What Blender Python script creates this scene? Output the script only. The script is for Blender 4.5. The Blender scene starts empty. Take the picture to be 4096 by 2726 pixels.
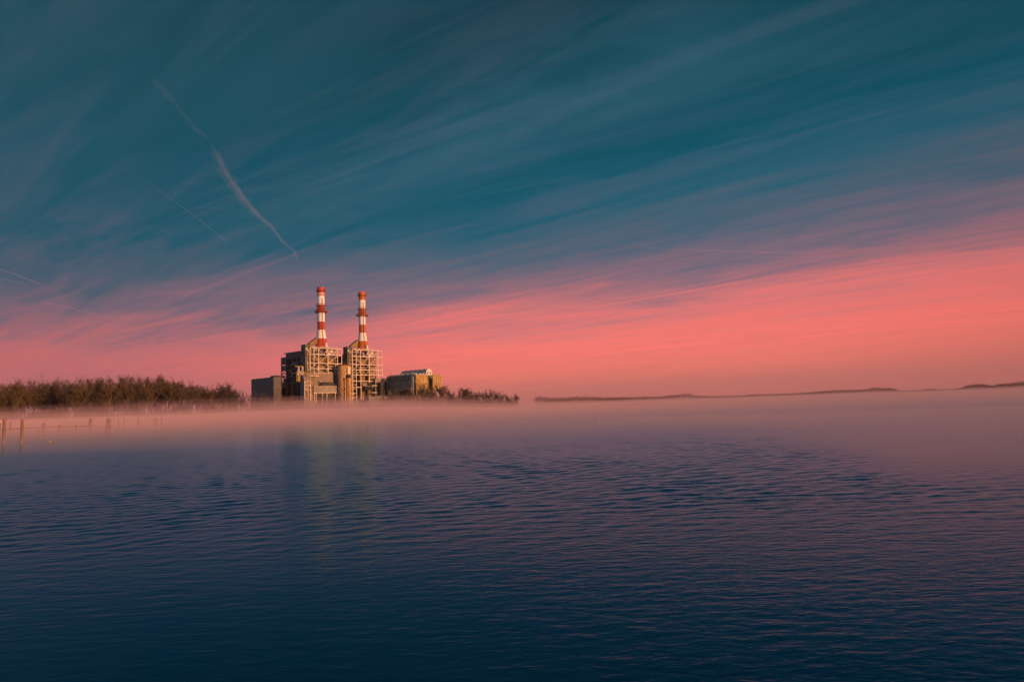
import bpy, math, random
from mathutils import Vector, Matrix
S = bpy.context.scene
COL = S.collection
R = math.radians

# ------------------------------------------------------------------ camera
F = 24.0 / 36.0 * 4096          # focal length in photograph pixels
CAMZ, PITCH, ROLL = 2.5, math.atan(255 / (24.0 / 36.0 * 4096)), R(2.0)
fw = Vector((0, math.cos(PITCH), math.sin(PITCH)))
r0, u0 = Vector((1, 0, 0)), Vector((0, -math.sin(PITCH), math.cos(PITCH)))
rt = r0 * math.cos(ROLL) - u0 * math.sin(ROLL)
up = u0 * math.cos(ROLL) + r0 * math.sin(ROLL)
cd = bpy.data.cameras.new('camera'); cd.lens = 24; cd.sensor_width = 36
cd.clip_start = 0.1; cd.clip_end = 300000
cam = bpy.data.objects.new('camera', cd); COL.objects.link(cam); S.camera = cam
cam.matrix_world = Matrix.Translation((0, 0, CAMZ)) @ Matrix((rt, up, -fw)).transposed().to_4x4()

# ------------------------------------------------------------------ world
SUN_AZ = math.atan2(0.82, -0.57)      # azimuth from +Y towards +X: low sun behind the camera, to its right
SUN_EL = R(9)
W = bpy.data.worlds.new('World'); S.world = W; W.use_nodes = True
nt = W.node_tree; N = nt.nodes; L = nt.links; N.clear()
def nd(nt_, t, **kw):
    n = nt_.nodes.new(t)
    for k, v in kw.items():
        if k.startswith('i_'):
            n.inputs[int(k[2:])].default_value = v
        else:
            setattr(n, k, v)
    return n
def mth(nt_, op, a, b=None, c=None, clamp=False):
    n = nt_.nodes.new('ShaderNodeMath'); n.operation = op; n.use_clamp = clamp
    for i, s in enumerate((a, b, c)):
        if s is None: continue
        if isinstance(s, (int, float)): n.inputs[i].default_value = s
        else: nt_.links.new(s, n.inputs[i])
    return n.outputs[0]
def smooth(nt_, v, a, b, lo=0.0, hi=1.0):
    n = nt_.nodes.new('ShaderNodeMapRange'); n.interpolation_type = 'SMOOTHSTEP'
    nt_.links.new(v, n.inputs[0])
    for i, s in zip((1, 2, 3, 4), (a, b, lo, hi)): n.inputs[i].default_value = s
    return n.outputs[0]
def lin(c):
    return tuple(((x / 255) / 12.92 if x / 255 <= 0.04045 else ((x / 255 + 0.055) / 1.055) ** 2.4) for x in c) + (1,)
def mixc(nt_, fac, a, b, mode='MIX'):
    n = nt_.nodes.new('ShaderNodeMix'); n.data_type = 'RGBA'; n.blend_type = mode
    for i, s in zip((0, 6, 7), (fac, a, b)):
        if isinstance(s, (int, float, tuple)): n.inputs[i].default_value = s
        else: nt_.links.new(s, n.inputs[i])
    return n.outputs[2]
def noise(nt_, vec, scale, detail=4, rough=0.55, dist=0.0):
    n = nt_.nodes.new('ShaderNodeTexNoise')
    if vec is not None: nt_.links.new(vec, n.inputs['Vector'])
    n.inputs['Scale'].default_value = scale; n.inputs['Detail'].default_value = detail
    n.inputs['Roughness'].default_value = rough; n.inputs['Distortion'].default_value = dist
    return n.outputs[0]
def ramp(nt_, fac, stops, interp='LINEAR'):
    n = nt_.nodes.new('ShaderNodeValToRGB'); cr = n.color_ramp; cr.interpolation = interp
    while len(cr.elements) < len(stops): cr.elements.new(0.5)
    for e, (p, c) in zip(cr.elements, stops):
        e.position = p; e.color = c if len(c) == 4 else tuple(c) + (1,)
    nt_.links.new(fac, n.inputs[0])
    return n.outputs[0]

geo = nd(nt, 'ShaderNodeTexCoord')
sep = nd(nt, 'ShaderNodeSeparateXYZ'); L.new(geo.outputs['Generated'], sep.inputs[0])
dx, dy, dz = sep.outputs
hor = mth(nt, 'SQRT', mth(nt, 'ADD', mth(nt, 'MULTIPLY', dx, dx), mth(nt, 'MULTIPLY', dy, dy)))
sa = mth(nt, 'DIVIDE', dx, mth(nt, 'MAXIMUM', hor, 0.001))            # sine of azimuth
tanel = mth(nt, 'DIVIDE', mth(nt, 'MAXIMUM', dz, 0.0), mth(nt, 'MAXIMUM', hor, 0.02))
# the plane of the high cirrus (perspective-correct), its streaks running towards azimuth -32 degrees
den = mth(nt, 'ADD', mth(nt, 'MAXIMUM', dz, 0.0), 0.035)
cx_ = mth(nt, 'DIVIDE', dx, den); cy_ = mth(nt, 'DIVIDE', dy, den)
a0 = R(-51)
along = mth(nt, 'ADD', mth(nt, 'MULTIPLY', cx_, math.sin(a0)), mth(nt, 'MULTIPLY', cy_, math.cos(a0)))
across = mth(nt, 'SUBTRACT', mth(nt, 'MULTIPLY', cx_, math.cos(a0)), mth(nt, 'MULTIPLY', cy_, math.sin(a0)))
def cvec(sx, sy, ox, oy):
    c = nd(nt, 'ShaderNodeCombineXYZ')
    L.new(mth(nt, 'MULTIPLY_ADD', along, sx, ox), c.inputs[0]); L.new(mth(nt, 'MULTIPLY_ADD', across, sy, oy), c.inputs[1])
    return c.outputs[0]
big = noise(nt, cvec(0.16, 0.55, 3.1, 1.7), 1.0, 4, 0.55, 0.8)
fine = noise(nt, cvec(0.42, 3.0, 8.3, 4.2), 1.0, 9, 0.66, 1.4)
puff = noise(nt, cvec(0.45, 0.75, 1.3, 9.2), 1.0, 7, 0.62, 0.7)
nz = mth(nt, 'ADD', mth(nt, 'MULTIPLY', mth(nt, 'SUBTRACT', big, 0.5), 1.0),
         mth(nt, 'ADD', mth(nt, 'MULTIPLY', mth(nt, 'SUBTRACT', fine, 0.5), 1.15), mth(nt, 'MULTIPLY', mth(nt, 'SUBTRACT', puff, 0.5), 0.95)))
scale_az = mth(nt, 'SUBTRACT', 1.06, mth(nt, 'MULTIPLY', sa, 0.42))
hi_ = smooth(nt, tanel, 0.20, 0.45, 0.0, 0.75)
scale_az = mth(nt, 'ADD', mth(nt, 'MULTIPLY', scale_az, mth(nt, 'SUBTRACT', 1.0, hi_)), hi_)
te = mth(nt, 'MULTIPLY', tanel, scale_az)
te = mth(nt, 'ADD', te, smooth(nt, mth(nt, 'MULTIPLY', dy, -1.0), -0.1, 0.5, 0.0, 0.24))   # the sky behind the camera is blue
amp = mth(nt, 'MULTIPLY', smooth(nt, te, 0.03, 0.17, 0.012, 0.15), 1.0)
te2 = mth(nt, 'SUBTRACT', te, mth(nt, 'MULTIPLY', nz, amp))
t01 = mth(nt, 'MULTIPLY', te2, 1.0 / 0.7, clamp=True)
stops = [(0.00, (184, 104, 97)), (0.022, (198, 112, 103)), (0.05, (236, 120, 108)), (0.085, (250, 122, 112)), (0.115, (220, 120, 119)),
         (0.15, (176, 113, 121)), (0.19, (132, 107, 123)), (0.24, (84, 99, 119)), (0.30, (24, 91, 112)), (0.37, (0, 84, 104)),
         (0.46, (0, 74, 91)), (0.58, (0, 62, 78)), (0.70, (0, 52, 66))]
base = ramp(nt, t01, [(p / 0.7, lin(c)) for p, c in stops])
# pale cirrus veil high up, in bands across the streak direction
aw = mth(nt, 'ADD', across, mth(nt, 'MULTIPLY', mth(nt, 'SUBTRACT', puff, 0.5), 0.75))
tex2 = noise(nt, cvec(0.9, 1.5, 5.3, 2.2), 1.0, 8, 0.62, 1.2)
aw = mth(nt, 'ADD', aw, mth(nt, 'MULTIPLY', mth(nt, 'SUBTRACT', tex2, 0.5), 0.55))
g_ = lambda v: (v, v, v)
veil = ramp(nt, mth(nt, 'MULTIPLY', aw, 1 / 4.0, clamp=True), [(p / 4.0, g_(v)) for p, v in ((0, .40), (.55, .50), (.9, .38), (1.12, .05), (1.38, .08), (1.72, .66), (1.88, .52), (2.05, .06), (2.25, .08), (2.6, .45), (2.95, .62), (3.5, .70))])
veil = mth(nt, 'MULTIPLY', veil, smooth(nt, mth(nt, 'ADD', mth(nt, 'MULTIPLY', mth(nt, 'ADD', big, tex2), .35), mth(nt, 'MULTIPLY', fine, .3)), 0.34, 0.64, 0.35, 1.25))
veil = mth(nt, 'MULTIPLY', veil, smooth(nt, te, 0.12, 0.28))
veil = mth(nt, 'MULTIPLY', veil, smooth(nt, dy, 0.0, 0.5, 0.3, 1.0))
veil = mth(nt, 'MULTIPLY', veil, mth(nt, 'SUBTRACT', 1.0, mth(nt, 'MULTIPLY', smooth(nt, sa, 0.22, 0.5), smooth(nt, tanel, 0.40, 0.52, 0.0, 0.75))))
sky_c = mixc(nt, veil, base, lin((48, 96, 114)))
sky_c = mixc(nt, mth(nt, 'MULTIPLY', smooth(nt, sa, -0.05, -0.60, 0.0, 0.80), smooth(nt, te, 0.04, 0.22, 0.80, 0.0)), sky_c, lin((150, 104, 120)))
sky_c = mixc(nt, mth(nt, 'MULTIPLY', smooth(nt, mth(nt, 'ADD', mth(nt, 'MULTIPLY', fine, .6), mth(nt, 'MULTIPLY', puff, .4)), 0.42, 0.60), smooth(nt, te, 0.02, 0.12, 0.0, 0.12)), sky_c, lin((120, 92, 112)))
# a physical sky adds its own faint glow on top
nis = nd(nt, 'ShaderNodeTexSky', sky_type='NISHITA', sun_disc=False, sun_elevation=SUN_EL, sun_rotation=SUN_AZ)
tot = mixc(nt, 0.00015, sky_c, nis.outputs[0], 'ADD')
# the sky falls off towards the right-hand edge and the zenith
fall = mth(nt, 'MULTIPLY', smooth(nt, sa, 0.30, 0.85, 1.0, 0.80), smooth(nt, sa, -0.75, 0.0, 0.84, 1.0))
fall = mth(nt, 'MULTIPLY', fall, smooth(nt, mth(nt, 'ADD', mth(nt, 'MULTIPLY', dy, -0.66), mth(nt, 'MULTIPLY', dx, -0.75)), 0.50, 0.95, 1.0, 6.0))   # added fill: unseen sky behind left, away from the sun, brightened for shaded walls
tot = mixc(nt, 1.0, tot, nd(nt, 'ShaderNodeCombineXYZ').outputs[0], 'ADD')
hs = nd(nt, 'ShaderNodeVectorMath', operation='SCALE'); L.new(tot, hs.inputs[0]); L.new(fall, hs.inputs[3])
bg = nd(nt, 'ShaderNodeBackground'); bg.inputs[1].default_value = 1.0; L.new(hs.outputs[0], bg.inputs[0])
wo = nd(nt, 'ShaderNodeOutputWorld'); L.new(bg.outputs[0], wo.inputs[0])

sd = bpy.data.lights.new('sun', 'SUN'); sd.energy = 5.0; sd.angle = R(0.5); sd.color = (1.0, 0.47, 0.23)
sun = bpy.data.objects.new('sun', sd); COL.objects.link(sun)
sdir = Vector((math.sin(SUN_AZ) * math.cos(SUN_EL), math.cos(SUN_AZ) * math.cos(SUN_EL), math.sin(SUN_EL)))
sun.rotation_euler = sdir.to_track_quat('Z', 'Y').to_euler(); sun.location = (100, -80, 60)
S.view_settings.view_transform = 'Standard'; S.view_settings.look = 'None'
S.view_settings.exposure = 0; S.view_settings.gamma = 1
S.cycles.volume_bounces = 0; S.cycles.max_bounces = 8; S.cycles.transparent_max_bounces = 16

# ------------------------------------------------------------------ pixel -> place
def ray(p):
    return fw * F + rt * (p[0] - 2048) + up * (1363 - p[1])
def at(px, py, Y):
    d = ray((px, py)); d = d * (Y / d.y); return Vector((d.x, d.y, d.z + CAMZ))
cu, su = 0.66, 0.751                     # the plant's long axis; the sunlit faces run along it
_k = math.hypot(cu, su); cu /= _k; su /= _k
YAW = math.atan2(su, cu)
O = at(1255.5, 1640, 500); O.z = 0
def lit(p, w):                           # a pixel on a sunlit face at depth w -> (u, z)
    d = ray(p); dw = -su * d.x + cu * d.y
    ow = -su * (-O.x) + cu * (-O.y)
    t = (w - ow) / dw
    x, y, z = d.x * t - O.x, d.y * t - O.y, d.z * t + CAMZ
    return cu * x + su * y, z
def shd(p, u):                           # a pixel on a shaded face at u -> (w, z)
    d = ray(p); du = cu * d.x + su * d.y
    ou = cu * (-O.x) + su * (-O.y)
    t = (u - ou) / du
    x, y, z = d.x * t - O.x, d.y * t - O.y, d.z * t + CAMZ
    return -su * x + cu * y, z
def z1(x, y): return (970 + x / 3.015, 1100 + y / 3.015)
def z2(x, y): return (980 + x / 5.3545, 1340 + y / 5.3545)
def z3(x, y): return (1200 + x / 5.4056, 1130 + y / 5.4056)
def z4(x, y): return (1330 + x / 5.0128, 1360 + y / 5.0128)
def z5(x, y): return (x / 4.207, 1460 + y / 4.207)
def z6(x, y): return (540 + x / 4.207, 1460 + y / 4.207)
def z7(x, y): return (1500 + x / 2.356, 1400 + y / 2.356)

# ------------------------------------------------------------------ mesh helpers
class MB:
    def __init__(s): s.v = []; s.f = []
    def box(s, x0, x1, y0, y1, z0, z1_):
        x0, x1 = sorted((x0, x1)); y0, y1 = sorted((y0, y1)); z0, z1_ = sorted((z0, z1_))
        b = len(s.v)
        s.v += [(x0, y0, z0), (x1, y0, z0), (x1, y1, z0), (x0, y1, z0), (x0, y0, z1_), (x1, y0, z1_), (x1, y1, z1_), (x0, y1, z1_)]
        s.f += [tuple(b + i for i in q) for q in ((3, 2, 1, 0), (4, 5, 6, 7), (0, 1, 5, 4), (1, 2, 6, 5), (2, 3, 7, 6), (3, 0, 4, 7))]
        return s
    def bar(s, p, q, r, r2=None, n=4):
        p, q = Vector(p), Vector(q); d = q - p
        if d.length < 1e-6: return s
        d.normalize(); a = d.cross(Vector((0, 0, 1)))
        if a.length < 0.01: a = Vector((1, 0, 0)) 
        a.normalize(); c = d.cross(a); b = len(s.v); r2 = r if r2 is None else r2
        k = math.sqrt(2) if n == 4 else 1
        for pt, rr in ((p, r), (q, r2)):
            for i in range(n):
                t = 2 * math.pi * (i + 0.5) / n
                s.v.append(tuple(pt + (a * math.cos(t) + c * math.sin(t)) * rr * k))
        for i in range(n): s.f.append((b + i, b + (i + 1) % n, b + n + (i + 1) % n, b + n + i))
        s.f.append(tuple(b + i for i in range(n))[::-1]); s.f.append(tuple(b + n + i for i in range(n)))
        return s
    def path(s, pts, r, n=6):
        for a, b in zip(pts, pts[1:]): s.bar(a, b, r, n=n)
        return s
    def lathe(s, cx, cy, prof, n=40):   # prof: (radius, z)
        b = len(s.v)
        for rr, z in prof:
            for i in range(n):
                t = 2 * math.pi * i / n; s.v.append((cx + rr * math.cos(t), cy + rr * math.sin(t), z))
        for j in range(len(prof) - 1):
            for i in range(n):
                s.f.append((b + j * n + i, b + j * n + (i + 1) % n, b + (j + 1) * n + (i + 1) % n, b + (j + 1) * n + i))
        s.f.append(tuple(b + i for i in range(n))[::-1]); s.f.append(tuple(b + (len(prof) - 1) * n + i for i in range(n)))
        return s
    def prism_u(s, prof, ua, ub):        # profile in (y, z), extruded along x
        b = len(s.v); n = len(prof)
        s.v += [(ua, y, z) for y, z in prof] + [(ub, y, z) for y, z in prof]
        for i in range(n): s.f.append((b + i, b + (i + 1) % n, b + n + (i + 1) % n, b + n + i))
        s.f.append(tuple(range(b, b + n))[::-1]); s.f.append(tuple(range(b + n, b + 2 * n)))
        return s
    def prism_w(s, prof, wa, wb):        # profile in (x, z), extruded along y
        b = len(s.v); n = len(prof)
        s.v += [(x, wa, z) for x, z in prof] + [(x, wb, z) for x, z in prof]
        for i in range(n): s.f.append((b + i, b + (i + 1) % n, b + n + (i + 1) % n, b + n + i))
        s.f.append(tuple(range(b, b + n))[::-1]); s.f.append(tuple(range(b + n, b + 2 * n)))
        return s
    def build(s, name, mat, parent=None, smooth_=False, base=None):
        bz = Vector(base) if base is not None else (Vector(parent['_b']) if parent is not None and '_b' in parent else Vector((0, 0, 0)))
        me = bpy.data.meshes.new(name)
        me.from_pydata([(v[0] - bz.x, v[1] - bz.y, v[2] - bz.z) for v in s.v], [], s.f)
        me.materials.append(mat)
        import bmesh
        bm = bmesh.new(); bm.from_mesh(me); bmesh.ops.recalc_face_normals(bm, faces=bm.faces[:]); bm.to_mesh(me); bm.free()
        if smooth_:
            me.polygons.foreach_set('use_smooth', [True] * len(me.polygons))
            try: me.set_sharp_from_angle(angle=R(40))
            except Exception: pass
        o = bpy.data.objects.new(name, me); COL.objects.link(o)
        if parent is not None:
            o.parent = parent; o['_b'] = tuple(bz)
        return o
def tag(o, label=None, cat=None, group=None, kind=None):
    if label: o['label'] = label
    if cat: o['category'] = cat
    if group: o['group'] = group
    if kind: o['kind'] = kind
    return o
def thing(name, label, cat, base, group=None, plant=True):
    o = bpy.data.objects.new(name, None); COL.objects.link(o); o.empty_display_size = 1
    if plant:
        o.location = (O.x + cu * base[0] - su * base[1], O.y + su * base[0] + cu * base[1], base[2]); o.rotation_euler.z = YAW
    else: o.location = base
    o['_b'] = tuple(base)
    return tag(o, label, cat, group)

# ------------------------------------------------------------------ materials
def mat(name, col, rough=0.7, metal=0.0, var=0.35, vscale=0.3, col2=None, amt=0.5, c2scale=(0.25, 0.25, 0.06), panel=None, corr=None, seam=0.5, bump=0.0):
    m = bpy.data.materials.new(name); m.use_nodes = True; t = m.node_tree; bs = t.nodes['Principled BSDF']
    tc = nd(t, 'ShaderNodeTexCoord'); ob = tc.outputs['Object']
    c = tuple(col) + (1,)
    n1 = noise(t, ob, vscale, 6, 0.65)
    cc = mixc(t, mth(t, 'MULTIPLY', smooth(t, n1, 0.3, 0.7), var), c, tuple(x * 0.45 for x in col) + (1,))
    if col2:
        mp = nd(t, 'ShaderNodeMapping'); L2 = t.links; L2.new(ob, mp.inputs[0]); mp.inputs['Scale'].default_value = c2scale
        n2 = noise(t, mp.outputs[0], 4.0, 6, 0.7, 0.3)
        cc = mixc(t, smooth(t, n2, 0.62 - amt * 0.3, 0.78 - amt * 0.3), cc, tuple(col2) + (1,))
    if panel or corr:
        sp = nd(t, 'ShaderNodeSeparateXYZ'); t.links.new(ob, sp.inputs[0])
        hx = mth(t, 'ADD', sp.outputs[0], sp.outputs[1])
    if panel:
        cb = nd(t, 'ShaderNodeCombineXYZ'); t.links.new(hx, cb.inputs[0]); t.links.new(sp.outputs[2], cb.inputs[1])
        br = nd(t, 'ShaderNodeTexBrick'); t.links.new(cb.outputs[0], br.inputs[0]); br.offset = 0; br.squash = 1
        br.inputs['Scale'].default_value = 1; br.inputs['Brick Width'].default_value = panel[0]; br.inputs['Row Height'].default_value = panel[1]
        br.inputs['Mortar Size'].default_value = panel[2]; br.inputs['Mortar Smooth'].default_value = 0.4
        br.inputs['Color1'].default_value = (1, 1, 1, 1); br.inputs['Color2'].default_value = (0.72, 0.72, 0.72, 1); br.inputs['Mortar'].default_value = (1 - seam,) * 3 + (1,)
        cc = mixc(t, 1.0, cc, br.outputs[0], 'MULTIPLY')
    if corr:
        wv = mth(t, 'SINE', mth(t, 'MULTIPLY', hx, 2 * math.pi / corr))
        bp = nd(t, 'ShaderNodeBump'); bp.inputs['Distance'].default_value = 0.12; bp.inputs['Strength'].default_value = 0.7
        t.links.new(wv, bp.inputs['Height']); t.links.new(bp.outputs[0], bs.inputs['Normal'])
    t.links.new(cc, bs.inputs['Base Color'])
    t.links.new(smooth(t, n1, 0.3, 0.7, max(0.05, rough - 0.12), min(1, rough + 0.12)), bs.inputs['Roughness'])
    bs.inputs['Metallic'].default_value = metal
    bs.inputs['Specular IOR Level'].default_value = 0.25
    return m
RUST = (0.25, 0.085, 0.02)
M = dict(
    shed=mat('shed_cladding', (0.16, 0.15, 0.14), 0.6, col2=(0.10, 0.09, 0.08), amt=0.3, corr=0.9, panel=(6, 9.0, 0.06), seam=0.45),
    dark=mat('dark_cladding', (0.055, 0.062, 0.06), 0.7, col2=(0.03, 0.03, 0.03), panel=(2.4, 3.2, 0.05)),
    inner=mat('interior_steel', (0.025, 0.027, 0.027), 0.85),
    hall=mat('hall_cladding', (0.11, 0.125, 0.125), 0.65, panel=(3.4, 7, 0.10), seam=0.8),
    shaft=mat('shaft_cladding', (0.17, 0.165, 0.14), 0.65, col2=(0.20, 0.12, 0.03), amt=0.45, corr=0.8, panel=(2.2, 4.5, 0.05)),
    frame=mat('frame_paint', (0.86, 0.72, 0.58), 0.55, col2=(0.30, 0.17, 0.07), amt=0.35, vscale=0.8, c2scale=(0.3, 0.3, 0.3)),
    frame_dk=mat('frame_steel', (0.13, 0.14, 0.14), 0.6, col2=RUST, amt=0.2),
    duct=mat('duct_cladding', (0.38, 0.27, 0.15), 0.6, col2=(0.28, 0.16, 0.03), amt=0.5, panel=(2.2, 2.6, 0.07), corr=0.7),
    wall=mat('casing_cladding', (0.28, 0.22, 0.18), 0.65, col2=(0.38, 0.31, 0.27), amt=0.4, c2scale=(0.3, 0.3, 0.05), corr=0.7),
    box=mat('box_panels', (0.38, 0.33, 0.28), 0.6, col2=(0.18, 0.14, 0.10), amt=0.2, panel=(2.0, 2.2, 0.08), seam=0.6),
    rust=mat('rusty_shell', (0.78, 0.50, 0.22), 0.7, col2=(0.33, 0.11, 0.02), amt=0.55, c2scale=(0.35, 0.35, 0.10), panel=(3, 7.5, 0.04)),
    rustroof=mat('rusted_roof', (0.22, 0.07, 0.03), 0.8, col2=(0.1, 0.04, 0.02)),
    white=mat('pale_paint', (0.72, 0.68, 0.62), 0.5, col2=(0.35, 0.22, 0.12), amt=0.25),
    yellow=mat('yellow_paint', (0.50, 0.32, 0.06), 0.6, col2=RUST, amt=0.4),
    pipe=mat('pipe_lagging', (0.42, 0.33, 0.20), 0.6, col2=(0.30, 0.13, 0.03), amt=0.5),
    redsteel=mat('red_steel', (0.42, 0.045, 0.025), 0.6, col2=(0.12, 0.03, 0.02), amt=0.5, vscale=1.2),
    orangesteel=mat('orange_steel', (0.42, 0.11, 0.02), 0.6, col2=(0.14, 0.04, 0.02), amt=0.5, vscale=1.2),
    ladder=mat('ladder_steel', (0.10, 0.06, 0.04), 0.7),
    precip=mat('precipitator_cladding', (0.34, 0.31, 0.27), 0.6, col2=(0.16, 0.14, 0.10), amt=0.35, c2scale=(0.3, 0.3, 0.04), panel=(2.3, 3.3, 0.09), seam=0.6),
    precip_end=mat('stained_end_cladding', (0.62, 0.46, 0.32), 0.6, col2=(0.42, 0.25, 0.03), amt=0.75, c2scale=(0.22, 0.22, 0.02), panel=(2.3, 3.3, 0.07), seam=0.5),
    vault=mat('vault_sheet', (0.66, 0.60, 0.55), 0.5, col2=(0.40, 0.33, 0.28), amt=0.3, corr=1.4),
    louver=mat('louver_dark', (0.16, 0.10, 0.07), 0.7),
    wood=mat('piling_wood', (0.24, 0.16, 0.12), 0.9, col2=(0.20, 0.12, 0.04), amt=0.45, vscale=2),
    band=mat('red_reflector', (0.75, 0.02, 0.03), 0.5, var=0.1),
    bark=mat('bark', (0.075, 0.062, 0.048), 0.9, vscale=1),
    bark_pale=mat('pale_bark', (0.22, 0.17, 0.12), 0.9, vscale=1),
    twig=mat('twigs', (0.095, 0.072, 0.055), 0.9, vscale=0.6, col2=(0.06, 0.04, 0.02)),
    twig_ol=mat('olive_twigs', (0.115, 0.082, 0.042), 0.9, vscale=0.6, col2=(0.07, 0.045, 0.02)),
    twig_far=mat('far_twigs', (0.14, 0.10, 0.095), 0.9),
    brush=mat('brush', (0.12, 0.085, 0.045), 0.95, col2=(0.06, 0.04, 0.02), vscale=0.5),
    bank=mat('bank_soil', (0.09, 0.07, 0.05), 0.95, col2=(0.05, 0.05, 0.03), vscale=0.05),
    concrete=mat('pale_concrete', (0.36, 0.31, 0.26), 0.8, col2=(0.18, 0.15, 0.12), panel=(2.5, 1.6, 0.08)),
)
def chimney_mat(name, red, redold, white, bands, z0, z1_, cut):
    # bands: list of (z, kind) from the foot upwards, painted rings
    m = bpy.data.materials.new(name); m.use_nodes = True; t = m.node_tree; bs = t.nodes['Principled BSDF']
    tc = nd(t, 'ShaderNodeTexCoord'); ob = tc.outputs['Object']
    sp = nd(t, 'ShaderNodeSeparateXYZ'); t.links.new(ob, sp.inputs[0])
    edge = mth(t, 'MULTIPLY', mth(t, 'SUBTRACT', noise(t, ob, 1.3, 5, 0.7), 0.5), 0.5)
    zz = mth(t, 'DIVIDE', mth(t, 'SUBTRACT', mth(t, 'ADD', sp.outputs[2], edge), z0), z1_ - z0, clamp=True)
    cc = ramp(t, zz, [((z - z0) / (z1_ - z0), {'r': red, 'o': redold, 'w': white, 'p': (0.62, 0.38, 0.28)}[k] + (1,)) for z, k in bands], 'CONSTANT')
    mp = nd(t, 'ShaderNodeMapping'); t.links.new(ob, mp.inputs[0]); mp.inputs['Scale'].default_value = (0.9, 0.9, 0.12)
    st = noise(t, mp.outputs[0], 1.6, 7, 0.72, 0.4)
    cc = mixc(t, smooth(t, st, 0.60, 0.74, 0, 0.45), cc, (0.42, 0.22, 0.07, 1))
    sp2 = noise(t, ob, 1.1, 7, 0.75)
    cc = mixc(t, smooth(t, sp2, 0.64, 0.69, 0, 0.7), cc, (0.09, 0.05, 0.03, 1))
    ring = mth(t, 'FRACT', mth(t, 'MULTIPLY', sp.outputs[2], 1 / 2.4))
    cc = mixc(t, smooth(t, ring, 0.955, 0.985, 0, 0.35), cc, (0.10, 0.05, 0.03, 1))
    t.links.new(cc, bs.inputs['Base Color']); bs.inputs['Roughness'].default_value = 0.55
    bs.inputs['Specular IOR Level'].default_value = 0.3
    return m

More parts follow.
